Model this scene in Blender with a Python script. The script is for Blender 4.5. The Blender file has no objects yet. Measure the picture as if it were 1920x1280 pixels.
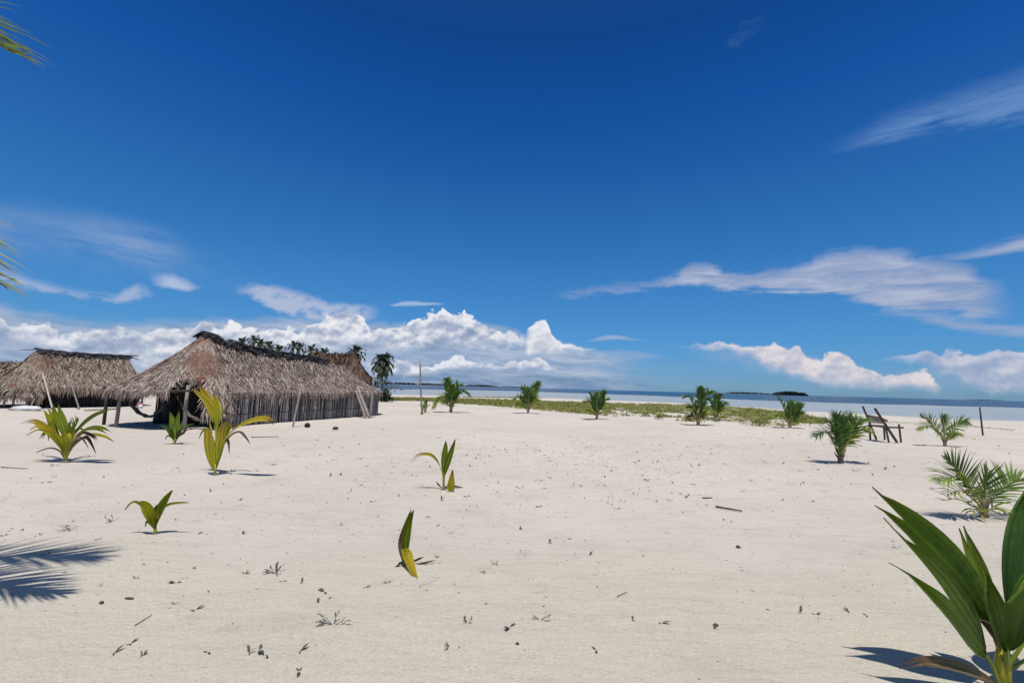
import bpy, math, random
import numpy as np
from mathutils import Vector, Matrix, noise as mnoise

random.seed(11)
R = math.radians
sc = bpy.context.scene

# ---------------------------------------------------------------- camera
CH = 1.65                      # eye height
F = 853.0                      # focal length in photo pixels (1920 wide)
ROLL = math.atan(0.0271)
PITCH = math.atan(86.0 * math.cos(ROLL) / F)
cam_d = bpy.data.cameras.new('camera')
cam_d.sensor_width = 36.0
cam_d.lens = 36.0 * F / 1920.0
cam_d.clip_start = 0.05
cam_d.clip_end = 90000
cam = bpy.data.objects.new('camera', cam_d)
sc.collection.objects.link(cam)
CAM_M = Matrix.Rotation(R(90) + PITCH, 4, 'X') @ Matrix.Rotation(ROLL, 4, 'Z')
cam.matrix_world = Matrix.Translation((0, 0, CH)) @ CAM_M
sc.camera = cam
CR = CAM_M.to_3x3()


def ray(px, py):
    return CR @ Vector(((px - 960) / F, (640 - py) / F, -1.0))


def at(px, py, z=0.0):
    d = ray(px, py)
    return Vector((0, 0, CH)) + d * ((z - CH) / d.z)


def dep(px, py, Y):
    d = ray(px, py)
    return Vector((0, 0, CH)) + d * (Y / d.y)


def azel(px, py):
    d = ray(px, py).normalized()
    return math.degrees(math.atan2(d.x, d.y)), math.degrees(math.asin(d.z))


# ---------------------------------------------------------------- sun, sky, exposure
SUN_EL, SUN_AZ = 73.0, 180.0      # degrees; azimuth clockwise from +Y, behind the camera
sun_d = bpy.data.lights.new('sun', 'SUN')
sun_d.energy = 4.3
sun_d.angle = R(0.55)
sun_d.color = (1.0, 0.955, 0.89)
sun = bpy.data.objects.new('sun', sun_d)
sc.collection.objects.link(sun)
sv = Vector((math.sin(R(SUN_AZ)) * math.cos(R(SUN_EL)), math.cos(R(SUN_AZ)) * math.cos(R(SUN_EL)), math.sin(R(SUN_EL))))
sun.rotation_euler = sv.to_track_quat('Z', 'Y').to_euler()
sun.location = (0, -20, 60)

sc.view_settings.view_transform = 'Standard'
sc.view_settings.look = 'None'
sc.view_settings.exposure = 0.0
sc.view_settings.gamma = 1.0
sc.view_settings.use_curve_mapping = False
sc.cycles.max_bounces = 6
sc.cycles.transparent_max_bounces = 8
sc.cycles.use_denoising = True

world = bpy.data.worlds.new('World')
sc.world = world
world.use_nodes = True
NT = world.node_tree
NT.nodes.clear()


class G:
    """tiny node-graph writer"""
    def __init__(s, nt):
        s.nt = nt

    def n(s, t, **kw):
        nd = s.nt.nodes.new(t)
        for k, v in kw.items():
            setattr(nd, k, v)
        return nd

    def put(s, sock, v):
        if isinstance(v, bpy.types.NodeSocket):
            s.nt.links.new(v, sock)
        else:
            sock.default_value = v

    def m(s, op, a, b=None, c=None, clamp=False):
        nd = s.n('ShaderNodeMath', operation=op, use_clamp=clamp)
        s.put(nd.inputs[0], a)
        if b is not None:
            s.put(nd.inputs[1], b)
        if c is not None:
            s.put(nd.inputs[2], c)
        return nd.outputs[0]

    def mix(s, f, a, b, typ='MIX'):
        nd = s.n('ShaderNodeMix', data_type='RGBA', blend_type=typ)
        s.put(nd.inputs[0], f)
        s.put(nd.inputs[6], a if isinstance(a, bpy.types.NodeSocket) else (*a, 1))
        s.put(nd.inputs[7], b if isinstance(b, bpy.types.NodeSocket) else (*b, 1))
        return nd.outputs[2]

    def ss(s, x, lo, hi):
        nd = s.n('ShaderNodeMapRange', interpolation_type='SMOOTHSTEP')
        s.put(nd.inputs[0], x)
        s.put(nd.inputs[1], lo)
        s.put(nd.inputs[2], hi)
        return nd.outputs[0]

    def xyz(s, x, y, z=0.0):
        nd = s.n('ShaderNodeCombineXYZ')
        s.put(nd.inputs[0], x); s.put(nd.inputs[1], y); s.put(nd.inputs[2], z)
        return nd.outputs[0]

    def noise(s, vec, scale, detail=4, rough=0.55, dist=0.0):
        nd = s.n('ShaderNodeTexNoise')
        s.put(nd.inputs['Vector'], vec)
        nd.inputs['Scale'].default_value = scale
        nd.inputs['Detail'].default_value = detail
        nd.inputs['Roughness'].default_value = rough
        nd.inputs['Distortion'].default_value = dist
        return nd.outputs[0]

    def voro(s, vec, scale, rnd=1.0, feature='F1', detail=0.0):
        nd = s.n('ShaderNodeTexVoronoi', feature=feature)
        s.put(nd.inputs['Vector'], vec)
        nd.inputs['Scale'].default_value = scale
        nd.inputs['Randomness'].default_value = rnd
        if 'Detail' in nd.inputs:
            nd.inputs['Detail'].default_value = detail
        return nd.outputs['Distance']

    def ramp(s, f, stops, interp='LINEAR'):
        nd = s.n('ShaderNodeValToRGB')
        cr = nd.color_ramp
        cr.interpolation = interp
        while len(cr.elements) < len(stops):
            cr.elements.new(0.5)
        for e, (p, c) in zip(cr.elements, stops):
            e.position = p
            e.color = (*c, 1)
        s.put(nd.inputs[0], f)
        return nd.outputs[0]

    def curve(s, x01, pts):
        nd = s.n('ShaderNodeFloatCurve')
        cu = nd.mapping.curves[0]
        pts = sorted(pts)
        cu.points[0].location = pts[0]
        cu.points[1].location = pts[-1]
        for p in pts[1:-1]:
            cu.points.new(*p)
        for p in cu.points:
            p.handle_type = 'AUTO_CLAMPED'
        nd.mapping.update()
        s.put(nd.inputs['Value'], x01)
        return nd.outputs[0]


g = G(NT)
# --- clear sky: physical sky, deepened as behind a polariser-like tropical noon
sky = g.n('ShaderNodeTexSky', sky_type='NISHITA')
sky.sun_disc = False
sky.sun_elevation = R(SUN_EL)
sky.sun_rotation = R(SUN_AZ)
sky.altitude = 0
sky.air_density = 1.0
sky.dust_density = 0.3
sky.ozone_density = 3.0
tc = g.n('ShaderNodeTexCoord')
sep = g.n('ShaderNodeSeparateXYZ')
NT.links.new(tc.outputs['Generated'], sep.inputs[0])
dx, dy, dz = sep.outputs
az = g.m('MULTIPLY', g.m('ARCTAN2', dx, dy), 57.29578)
el = g.m('MULTIPLY', g.m('ARCSINE', dz), 57.29578)
skc = g.n('ShaderNodeGamma')
NT.links.new(sky.outputs[0], skc.inputs[0])
skc.inputs[1].default_value = 1.0
# clean sea air: deep blue up to mid-sky, paler towards the horizon
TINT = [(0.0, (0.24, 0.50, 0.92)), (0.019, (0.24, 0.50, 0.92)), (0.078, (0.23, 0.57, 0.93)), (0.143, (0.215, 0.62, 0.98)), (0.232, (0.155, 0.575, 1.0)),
        (0.351, (0.070, 0.43, 0.97)), (0.44, (0.054, 0.345, 0.78)), (0.56, (0.16, 0.40, 0.72)), (0.70, (1.0, 0.92, 0.85)), (1.0, (1.9, 1.35, 1.0))]  # unseen overhead sky warmed and brightened so its fill makes shadows less blue
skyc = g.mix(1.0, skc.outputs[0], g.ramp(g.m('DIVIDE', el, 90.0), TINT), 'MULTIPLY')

# --- clouds, laid out by azimuth and elevation of the sky
az01 = g.m('DIVIDE', g.m('ADD', az, 90.0), 180.0)
vec = g.xyz(az, el, 0.0)
nz_big = g.noise(vec, 0.16, 5, 0.6)
nz_mid = g.noise(g.xyz(az, g.m('MULTIPLY', el, 1.5), 3.0), 0.55, 6, 0.62)
nz_fine = g.noise(g.xyz(az, g.m('MULTIPLY', el, 1.3), 9.0), 1.6, 5, 0.6)
vor1 = g.voro(g.xyz(g.m('ADD', az, g.m('MULTIPLY', nz_fine, 1.2)), g.m('ADD', el, g.m('MULTIPLY', nz_mid, 1.2)), 0), 0.55, 1.0, 'F1', 2.0)
nz_str = g.noise(g.xyz(g.m('MULTIPLY', az, 0.28), g.m('MULTIPLY', g.m('ADD', el, g.m('MULTIPLY', az, 0.05)), 1.8), 5.0), 0.6, 6, 0.6, 0.6)


def prof(pts, k=0):
    """a list of photo pixels -> float curve of elevation against azimuth (deg), range -10..60"""
    q = []
    for (x, y) in pts:
        a, e = azel(x, y)
        q.append(((a + 90) / 180, (e + 10) / 70))
    return g.m('SUBTRACT', g.m('MULTIPLY', g.curve(az01, q), 70.0), 10.0)


def layer(top, bot, st, sb, warp, amp, xs, gain=1.0, nlo=None, nhi=None, nsock=None):
    """cloud cover between two profiles; st/sb softness in degrees; xs = (x0, x1, fade) azimuth window in px"""
    w = g.m('MULTIPLY', g.m('SUBTRACT', warp, 0.5), amp)
    e = g.m('ADD', el, w)
    a = g.ss(g.m('SUBTRACT', prof(top), e), 0.0, st)
    b = g.ss(g.m('SUBTRACT', e, prof(bot)), 0.0, sb)
    a0, a1 = azel(xs[0], xs[2])[0], azel(xs[1], xs[2])[0]
    c = g.m('MULTIPLY', a, b)
    azw = g.m('ADD', az, g.m('MULTIPLY', w, 0.6))
    c = g.m('MULTIPLY', c, g.ss(azw, a0 - 0.1, a0 + xs[3]))
    c = g.m('MULTIPLY', c, g.ss(azw, a1 + 0.1, a1 - xs[3]))
    if nsock is not None:
        c = g.m('MULTIPLY', c, g.ss(nsock, nlo, nhi))
    return g.m('MULTIPLY', c, gain, clamp=True), g.m('SUBTRACT', prof(top), e)


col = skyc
WHITE = (0.80, 0.81, 0.84)


def add(colr, alpha, c):
    return g.mix(alpha, colr, c)


CIR = (0.36, 0.44, 0.62)
# high veils
c, _ = layer([(0, 360), (100, 375), (200, 385), (300, 410), (380, 470)], [(0, 455), (100, 470), (200, 500), (300, 520), (380, 520)],
             3.4, 4.0, nz_str, 3.0, (-900, 420, 450, 6), 0.75, 0.22, 0.62, nz_str)
col = add(col, c, (0.28, 0.39, 0.62))
c, _ = layer([(-200, 330), (0, 350), (120, 365), (260, 400), (420, 470), (600, 540)], [(-200, 520), (0, 520), (200, 530), (400, 560), (600, 580)],
             6.0, 5.0, nz_big, 5.0, (-2500, 640, 450, 14), 0.42, 0.20, 0.75, nz_mid)
col = add(col, c, (0.27, 0.39, 0.62))
c, _ = layer([(1480, 300), (1600, 235), (1700, 185), (1800, 150), (1920, 110)], [(1480, 310), (1600, 288), (1700, 268), (1800, 252), (1920, 245)],
             2.5, 1.6, nz_str, 3.0, (1500, 3200, 230, 8), 0.60, 0.20, 0.62, nz_str)
col = add(col, c, (0.19, 0.34, 0.62))
c, _ = layer([(1330, 100), (1385, 40), (1440, 10)], [(1330, 115), (1385, 95), (1440, 60)],
             1.6, 1.6, nz_str, 3.0, (1335, 1440, 60, 2.5), 0.25, 0.35, 0.7, nz_mid)
col = add(col, c, (0.17, 0.30, 0.56))
c, _ = layer([(20, 500), (80, 520), (150, 538), (220, 545), (255, 524), (300, 545)], [(20, 540), (80, 552), (150, 565), (220, 573), (270, 565), (300, 555)],
             0.9, 0.7, nz_mid, 1.6, (-300, 300, 545, 2), 0.75, 0.30, 0.60, nz_mid)
col = add(col, c, (0.42, 0.50, 0.68))
c, _ = layer([(270, 505), (310, 505), (350, 518), (390, 540)], [(270, 530), (310, 545), (350, 548), (390, 548)],
             1.0, 0.7, nz_mid, 1.2, (275, 392, 530, 2), 0.8)
col = add(col, c, (0.50, 0.57, 0.74))
c, _ = layer([(420, 530), (500, 528), (560, 542), (620, 560), (700, 568)], [(420, 545), (500, 580), (560, 600), (620, 608), (700, 604)],
             0.9, 0.8, nz_mid, 1.8, (430, 720, 560, 3), 0.85, 0.25, 0.55, nz_mid)
col = add(col, c, (0.46, 0.52, 0.68))
c, _ = layer([(715, 572), (780, 563), (840, 568)], [(715, 575), (780, 575), (840, 573)],
             0.3, 0.3, nz_mid, 0.5, (720, 840, 570, 1.5), 0.7)
col = add(col, c, (0.45, 0.55, 0.74))
# the long lens shaped sheet on the right
c, d4 = layer([(1020, 545), (1060, 541), (1150, 530), (1230, 518), (1268, 506), (1290, 488), (1330, 483), (1360, 497), (1450, 500), (1500, 484), (1560, 462), (1650, 458), (1740, 475), (1800, 486), (1850, 508), (1920, 530)],
              [(1020, 556), (1060, 562), (1180, 549), (1300, 538), (1350, 549), (1450, 552), (1560, 556), (1610, 572), (1650, 582), (1700, 590), (1800, 600), (1860, 606), (1920, 612)],
              1.5, 1.1, g.m('ADD', g.m('MULTIPLY', nz_str, 0.6), g.m('MULTIPLY', nz_mid, 0.4)), 3.6, (1030, 1905, 520, 3.2), 0.97, 0.12, 0.50, g.m('ADD', g.m('MULTIPLY', nz_str, 0.7), g.m('MULTIPLY', nz_mid, 0.3)))
col = add(col, c, g.mix(g.ss(nz_str, 0.35, 0.75), (0.26, 0.35, 0.55), (0.45, 0.50, 0.66)))
c, _ = layer([(1700, 486), (1760, 474), (1800, 468), (1860, 452), (1920, 434), (2100, 400)], [(1700, 494), (1760, 490), (1800, 492), (1860, 484), (1920, 474), (2100, 450)],
             1.0, 0.9, nz_str, 1.4, (1690, 3500, 470, 3), 0.85, 0.15, 0.55, nz_str)
col = add(col, c, (0.42, 0.47, 0.63))
c, _ = layer([(1590, 590), (1660, 580), (1740, 582), (1800, 592), (1860, 600), (1920, 604), (2100, 600)], [(1590, 592), (1660, 598), (1740, 608), (1800, 622), (1860, 632), (1920, 640), (2100, 650)],
             0.9, 1.0, nz_str, 1.4, (1585, 3500, 600, 3), 0.85, 0.10, 0.5, nz_str)
col = add(col, c, (0.36, 0.42, 0.58))
# lavender haze sheet beneath the right heads
c, _ = layer([(1240, 645), (1350, 645), (1500, 655), (1650, 690), (1800, 660), (1920, 655), (2100, 650)], [(1240, 660), (1350, 690), (1450, 715), (1600, 735), (1800, 742), (1920, 745), (2100, 750)],
             1.4, 2.4, nz_mid, 1.6, (1260, 3500, 690, 4), 0.55, 0.15, 0.6, nz_mid)
col = add(col, c, (0.30, 0.40, 0.58))
c, _ = layer([(1080, 640), (1150, 626), (1190, 634), (1240, 640)], [(1080, 645), (1150, 638), (1190, 640), (1240, 643)],
             0.35, 0.35, nz_str, 0.7, (1095, 1235, 634, 2), 0.7)
col = add(col, c, (0.36, 0.46, 0.64))
c, _ = layer([(1080, 660), (1150, 652), (1250, 662)], [(1080, 676), (1150, 682), (1250, 676)],
             0.7, 0.8, nz_str, 1.0, (1085, 1260, 665, 3), 0.5)
col = add(col, c, (0.33, 0.43, 0.61))
# low veil over the horizon
c, _ = layer([(0, 560), (300, 585), (700, 600), (1000, 640), (1300, 655), (1600, 665), (1920, 660)],
             [(0, 1000), (960, 1000), (1920, 1000)], 6.0, 0.1, nz_str, 2.5, (-2500, 4000, 640, 5), 0.55, 0.15, 0.85, nz_str)
col = add(col, c, (0.28, 0.42, 0.62))


def emboss(scale, off, zc):
    """billow relief: difference of the cloud texture towards the sun side (up)"""
    va = g.xyz(az, g.m('MULTIPLY', el, 1.25), zc)
    vb = g.xyz(g.m('SUBTRACT', az, off * 0.35), g.m('MULTIPLY', g.m('ADD', el, off), 1.25), zc)
    return g.m('SUBTRACT', g.noise(va, scale, 5, 0.55), g.noise(vb, scale, 5, 0.55))


em1 = emboss(0.24, 1.1, 2.0)
em2 = emboss(0.75, 0.45, 7.0)
relief = g.m('ADD', g.m('MULTIPLY', em1, 2.0), g.m('MULTIPLY', em2, 1.15))
billow = g.m('ADD', g.m('MULTIPLY', vor1, 0.75), g.m('MULTIPLY', nz_fine, 0.45))


def cumulus(col, top, bot, xs, thick, lo, mid, hi, gain=1.0, sb=1.2, amp=2.2):
    c, depth = layer(top, bot, 0.35, sb, billow, amp, xs, gain)
    li = g.m('ADD', g.m('ADD', relief, 0.62), g.m('MULTIPLY', g.ss(depth, thick, 0.0), 0.38))
    li = g.m('SUBTRACT', li, g.m('MULTIPLY', g.ss(depth, thick * 1.2, thick * 3.2), 0.30))
    li = g.m('SUBTRACT', li, g.m('MULTIPLY', g.ss(az, -30.0, -42.0), 0.16))
    cc = g.ramp(li, [(0.10, lo), (0.52, mid), (0.98, hi)])
    return add(col, c, cc)


LO, MID, HI = (0.23, 0.31, 0.47), (0.41, 0.47, 0.61), (0.82, 0.83, 0.87)
# flat grey bank behind, then the piled heads
c, dbk = layer([(0, 560), (60, 575), (150, 592), (300, 592), (450, 590), (560, 588), (700, 598), (900, 600), (1000, 622), (1110, 648), (1180, 660)],
               [(0, 1000), (600, 1000), (1180, 1000)], 1.4, 0.1, nz_mid, 1.5, (-2500, 1230, 650, 9), 0.92)
col = add(col, c, g.mix(g.ss(nz_str, 0.3, 0.7), (0.25, 0.36, 0.55), (0.46, 0.53, 0.66)))
col = cumulus(col, [(-200, 590), (0, 583), (50, 596), (90, 590), (120, 610), (160, 598), (200, 604), (225, 598), (260, 606), (300, 598), (340, 606), (368, 602), (385, 588), (410, 600), (436, 592), (470, 600), (520, 606), (570, 598), (600, 584), (640, 574), (676, 580), (692, 604), (740, 606), (768, 596), (772, 588), (800, 580), (826, 570), (850, 578), (868, 578), (890, 590), (920, 600), (950, 610), (990, 624), (1004, 628)],
              [(-200, 690), (0, 660), (200, 690), (500, 690), (700, 670), (850, 660), (1004, 650)], (-1500, 1010, 620, 2.0), 1.6, LO, MID, HI, 1.0, 3.0, 1.7)
col = cumulus(col, [(985, 618), (998, 598), (1014, 590), (1030, 600), (1038, 626), (1060, 636), (1100, 644), (1125, 652)],
              [(985, 668), (1014, 668), (1060, 662), (1125, 655)], (988, 1130, 630, 0.7), 1.4, MID, (0.6, 0.64, 0.72), HI, 1.0, 1.4, 0.9)
col = cumulus(col, [(700, 672), (760, 668), (800, 678), (840, 664), (856, 655), (880, 668), (920, 672), (960, 672), (1000, 664), (1030, 672), (1080, 700)],
              [(700, 708), (780, 704), (850, 692), (950, 686), (1080, 700)], (680, 1060, 680, 2.0), 1.3, (0.24, 0.34, 0.5), MID, HI, 0.9, 1.0, 1.2)
# cool rain-blue base under the left bank
c, _ = layer([(0, 660), (200, 690), (600, 690), (760, 694), (900, 686), (1050, 692), (1200, 706)], [(0, 1000), (600, 1000), (1200, 1000)],
             1.2, 0.1, nz_str, 1.0, (-2500, 1260, 700, 10), 0.72)
col = add(col, c, g.mix(g.ss(nz_str, 0.3, 0.75), (0.13, 0.23, 0.40), (0.30, 0.41, 0.57)))
# right banks
col = cumulus(col, [(1590, 662), (1640, 660), (1700, 652), (1800, 648), (1920, 642), (2100, 640)],
              [(1590, 664), (1640, 668), (1720, 684), (1790, 712), (1830, 728), (1920, 740), (2100, 740)], (1600, 3500, 660, 2.0), 1.6,
              (0.24, 0.33, 0.52), (0.38, 0.44, 0.60), (0.60, 0.61, 0.70), 0.9, 1.6, 1.2)
col = cumulus(col, [(1235, 643), (1290, 638), (1350, 632), (1400, 637), (1440, 640), (1452, 634), (1480, 646), (1492, 640), (1510, 655), (1545, 664), (1556, 648), (1574, 648), (1600, 668), (1635, 684), (1665, 692), (1700, 688), (1722, 686), (1765, 712)],
              [(1235, 646), (1290, 648), (1350, 656), (1400, 668), (1450, 696), (1500, 712), (1600, 722), (1700, 732), (1765, 732)],
              (1240, 1775, 640, 0.9), 1.9, (0.28, 0.37, 0.55), (0.52, 0.53, 0.63), (0.78, 0.72, 0.74), 0.95, 1.6, 1.0)

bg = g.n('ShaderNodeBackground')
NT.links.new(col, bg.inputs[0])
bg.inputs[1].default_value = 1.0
# strength is folded in the sky colour: physical sky scaled to 0.1
SKY_STRENGTH = 0.106
sm = g.n('ShaderNodeVectorMath', operation='SCALE')
for l in list(sky.outputs[0].links):
    NT.links.remove(l)
NT.links.new(sky.outputs[0], sm.inputs[0])
sm.inputs['Scale'].default_value = SKY_STRENGTH
NT.links.new(sm.outputs[0], skc.inputs[0])
outw = g.n('ShaderNodeOutputWorld')
NT.links.new(bg.outputs[0], outw.inputs[0])
world.cycles.sampling_method = 'MANUAL'
world.cycles.sample_map_resolution = 512


# ---------------------------------------------------------------- helpers: objects
def tag(o, label=None, cat=None, group=None, kind=None):
    if label: o['label'] = label
    if cat: o['category'] = cat
    if group: o['group'] = group
    if kind: o['kind'] = kind
    return o


def empty(name, loc=(0, 0, 0)):
    o = bpy.data.objects.new(name, None)
    o.empty_display_size = 0.2
    o.location = loc
    sc.collection.objects.link(o)
    return o


class MB:
    def __init__(s):
        s.v = []; s.f = []; s.r = []; s.t = []; s.a = []

    def add(s, vs, fs, rnd=None, tone=0.0, along=None):
        b = len(s.v)
        s.v.extend([tuple(p) for p in vs])
        if along is None:
            s.a.extend([0.0] * len(vs))
        else:
            s.a.extend(along)
        rr = random.random() if rnd is None else rnd
        for f in fs:
            s.f.append(tuple(b + i for i in f))
            s.r.append(rr); s.t.append(tone)

    def tube(s, pts, rad, n=6, rnd=None, tone=0.0, cap=True):
        pts = [Vector(p) for p in pts]
        if not hasattr(rad, '__len__'):
            rad = [rad] * len(pts)
        vs = []; al = []
        for i, p in enumerate(pts):
            t = (pts[min(i + 1, len(pts) - 1)] - pts[max(i - 1, 0)]).normalized()
            ref = Vector((0, 1, 0)) if abs(t.y) < 0.9 else Vector((1, 0, 0))
            a = t.cross(ref).normalized(); b = t.cross(a).normalized()
            for k in range(n):
                an = 2 * math.pi * k / n
                vs.append(p + (a * math.cos(an) + b * math.sin(an)) * rad[i])
                al.append(i / max(1, len(pts) - 1))
        fs = []
        for i in range(len(pts) - 1):
            for k in range(n):
                k2 = (k + 1) % n
                fs.append((i * n + k, i * n + k2, (i + 1) * n + k2, (i + 1) * n + k))
        if cap:
            fs.append(tuple(range(n - 1, -1, -1)))
            fs.append(tuple((len(pts) - 1) * n + k for k in range(n)))
        s.add(vs, fs, rnd, tone, al)

    def box(s, c, ax, rnd=None, tone=0.0):
        """c centre, ax three half-axis vectors"""
        c = Vector(c); X, Y, Z = [Vector(a) for a in ax]
        vs = [c + X * i + Y * j + Z * k for k in (-1, 1) for j in (-1, 1) for i in (-1, 1)]
        fs = [(0, 2, 3, 1), (4, 5, 7, 6), (0, 1, 5, 4), (2, 6, 7, 3), (0, 4, 6, 2), (1, 3, 7, 5)]
        s.add(vs, fs, rnd, tone)

    def build(s, name, mat, parent=None, smooth=False, origin=None):
        me = bpy.data.meshes.new(name)
        vs = s.v
        if origin is not None:
            ox, oy, oz = origin
            vs = [(x - ox, y - oy, z - oz) for x, y, z in vs]
        me.from_pydata(vs, [], s.f)
        a = me.attributes.new('rnd', 'FLOAT', 'FACE'); a.data.foreach_set('value', s.r)
        a = me.attributes.new('tone', 'FLOAT', 'FACE'); a.data.foreach_set('value', s.t)
        a = me.attributes.new('along', 'FLOAT', 'POINT'); a.data.foreach_set('value', s.a)
        if smooth:
            me.polygons.foreach_set('use_smooth', [True] * len(s.f))
        me.materials.append(mat)
        me.update()
        o = bpy.data.objects.new(name, me)
        sc.collection.objects.link(o)
        if origin is not None:
            o.location = origin
        if parent is not None:
            o.parent = parent
            o.matrix_parent_inverse = Matrix.Identity(4)
            o.location = Vector(o.location) - Vector(parent.location)
        return o


def mat_new(name):
    m = bpy.data.materials.new(name)
    m.use_nodes = True
    m.node_tree.nodes.clear()
    gg = G(m.node_tree)
    out = gg.n('ShaderNodeOutputMaterial')
    return m, gg, out


def attr(gg, name):
    nd = gg.n('ShaderNodeAttribute')
    nd.attribute_name = name
    return nd.outputs['Fac']


def bump(gg, h, strength, dist):
    nd = gg.n('ShaderNodeBump')
    gg.put(nd.inputs['Height'], h)
    nd.inputs['Strength'].default_value = strength
    nd.inputs['Distance'].default_value = dist
    return nd.outputs[0]


def principled(gg, out, colr, rough=0.8, normal=None, spec=0.3, transl=0.0, tcol=None):
    p = gg.n('ShaderNodeBsdfPrincipled')
    gg.put(p.inputs['Base Color'], colr if isinstance(colr, bpy.types.NodeSocket) else (*colr, 1))
    gg.put(p.inputs['Roughness'], rough)
    gg.put(p.inputs['Specular IOR Level'], spec)
    if normal is not None:
        gg.put(p.inputs['Normal'], normal)
    sh = p.outputs[0]
    if transl > 0:
        t = gg.n('ShaderNodeBsdfTranslucent')
        gg.put(t.inputs[0], tcol if tcol is not None else colr)
        mx = gg.n('ShaderNodeMixShader')
        mx.inputs[0].default_value = transl
        gg.nt.links.new(sh, mx.inputs[1]); gg.nt.links.new(t.outputs[0], mx.inputs[2])
        sh = mx.outputs[0]
    gg.nt.links.new(sh, out.inputs[0])
    return p


# ---------------------------------------------------------------- materials
def make_sand():
    m, gg, out = mat_new('sand')
    geo = gg.n('ShaderNodeNewGeometry')
    P = geo.outputs['Position']
    sp = gg.n('ShaderNodeSeparateXYZ'); gg.nt.links.new(P, sp.inputs[0])
    px, py, pz = sp.outputs
    big = gg.noise(P, 0.12, 4, 0.6)
    mid = gg.noise(P, 1.1, 5, 0.6)
    fine = gg.noise(P, 14, 5, 0.7)
    grain = gg.noise(P, 160, 3, 0.75)
    speck = gg.noise(P, 55, 4, 0.8)
    c = gg.mix(gg.ss(big, 0.35, 0.65), (0.520, 0.470, 0.398), (0.580, 0.526, 0.450))
    # coarser, greyer-beige sand near the camera, vignette darkening put into its colour
    coarse = gg.ss(gg.m('ADD', gg.m('ADD', py, gg.m('MULTIPLY', px, -0.12)), gg.m('MULTIPLY', gg.m('SUBTRACT', gg.noise(P, 0.5, 4, 0.6), 0.5), 4.5)), 6.2, 3.0)
    c = gg.mix(coarse, c, (0.515, 0.470, 0.375))
    c = gg.mix(gg.m('MULTIPLY', gg.ss(mid, 0.46, 0.78), 0.45), c, (0.40, 0.365, 0.305))
    c = gg.mix(gg.m('MULTIPLY', gg.ss(fine, 0.52, 0.78), 0.35), c, (0.35, 0.32, 0.26))
    c = gg.mix(gg.m('MULTIPLY', gg.ss(speck, 0.54, 0.70), gg.m('ADD', 0.30, gg.m('MULTIPLY', coarse, 0.30))), c, (0.27, 0.245, 0.195))
    c = gg.mix(gg.m('MULTIPLY', gg.ss(speck, 0.46, 0.32), gg.m('ADD', 0.30, gg.m('MULTIPLY', coarse, 0.35))), c, (0.68, 0.64, 0.56))
    c = gg.mix(gg.m('MULTIPLY', gg.ss(grain, 0.56, 0.72), 0.45), c, (0.30, 0.27, 0.22))
    # coarse coral fragments
    vo = gg.voro(P, 26, 1.0)
    c = gg.mix(gg.m('MULTIPLY', gg.ss(vo, 0.11, 0.06), gg.ss(gg.noise(P, 3.0, 2), 0.52, 0.6)), c, (0.72, 0.70, 0.66))
    vo2 = gg.voro(P, 9.0, 1.0)
    c = gg.mix(gg.m('MULTIPLY', gg.ss(vo2, 0.085, 0.05), gg.ss(gg.noise(P, 1.3, 2), 0.50, 0.56)), c, (0.16, 0.13, 0.10))
    # damp sand near the tide line
    wet = gg.ss(gg.m('ADD', pz, gg.m('MULTIPLY', gg.m('SUBTRACT', mid, 0.5), 0.10)), -0.14, -0.27)
    c = gg.mix(gg.m('MULTIPLY', wet, 0.72), c, (0.33, 0.31, 0.28))
    rough = gg.m('SUBTRACT', 0.95, gg.m('MULTIPLY', wet, 0.45))
    # long-wave ripples + footprint pits + grain
    vf = gg.voro(gg.xyz(gg.m('ADD', px, gg.m('MULTIPLY', mid, 0.7)), gg.m('ADD', py, gg.m('MULTIPLY', fine, 0.22)), 0), 2.3, 1.0)
    pits = gg.m('MULTIPLY', gg.ss(vf, 0.36, 0.0), gg.m('MULTIPLY', gg.ss(gg.noise(P, 0.35, 3), 0.38, 0.58), -0.45))
    wv = gg.noise(gg.xyz(gg.m('MULTIPLY', px, 0.6), gg.m('MULTIPLY', py, 2.2), 0), 2.2, 4, 0.6)
    h = gg.m('ADD', gg.m('ADD', gg.m('MULTIPLY', wv, 0.9), gg.m('MULTIPLY', mid, 1.3)),
             gg.m('ADD', pits, gg.m('ADD', gg.m('MULTIPLY', fine, 0.42), gg.m('ADD', gg.m('MULTIPLY', speck, 0.16), gg.m('MULTIPLY', grain, 0.07)))))
    principled(gg, out, c, rough, bump(gg, h, 0.85, 0.055), 0.15)
    return m


def make_water(name, c1, c2, rough, sx, sy, bs):
    m, gg, out = mat_new(name)
    geo = gg.n('ShaderNodeNewGeometry')
    P = geo.outputs['Position']
    sp = gg.n('ShaderNodeSeparateXYZ'); gg.nt.links.new(P, sp.inputs[0])
    v = gg.xyz(gg.m('MULTIPLY', sp.outputs[0], sx), gg.m('MULTIPLY', sp.outputs[1], sy), 0)
    n1 = gg.noise(v, 1.0, 5, 0.6)
    n2 = gg.noise(P, 1.6, 5, 0.65)
    c = gg.mix(gg.ss(n1, 0.36, 0.66), c1, c2)
    principled(gg, out, c, rough, bump(gg, n2, 1.0, bs), 0.35)
    return m


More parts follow.
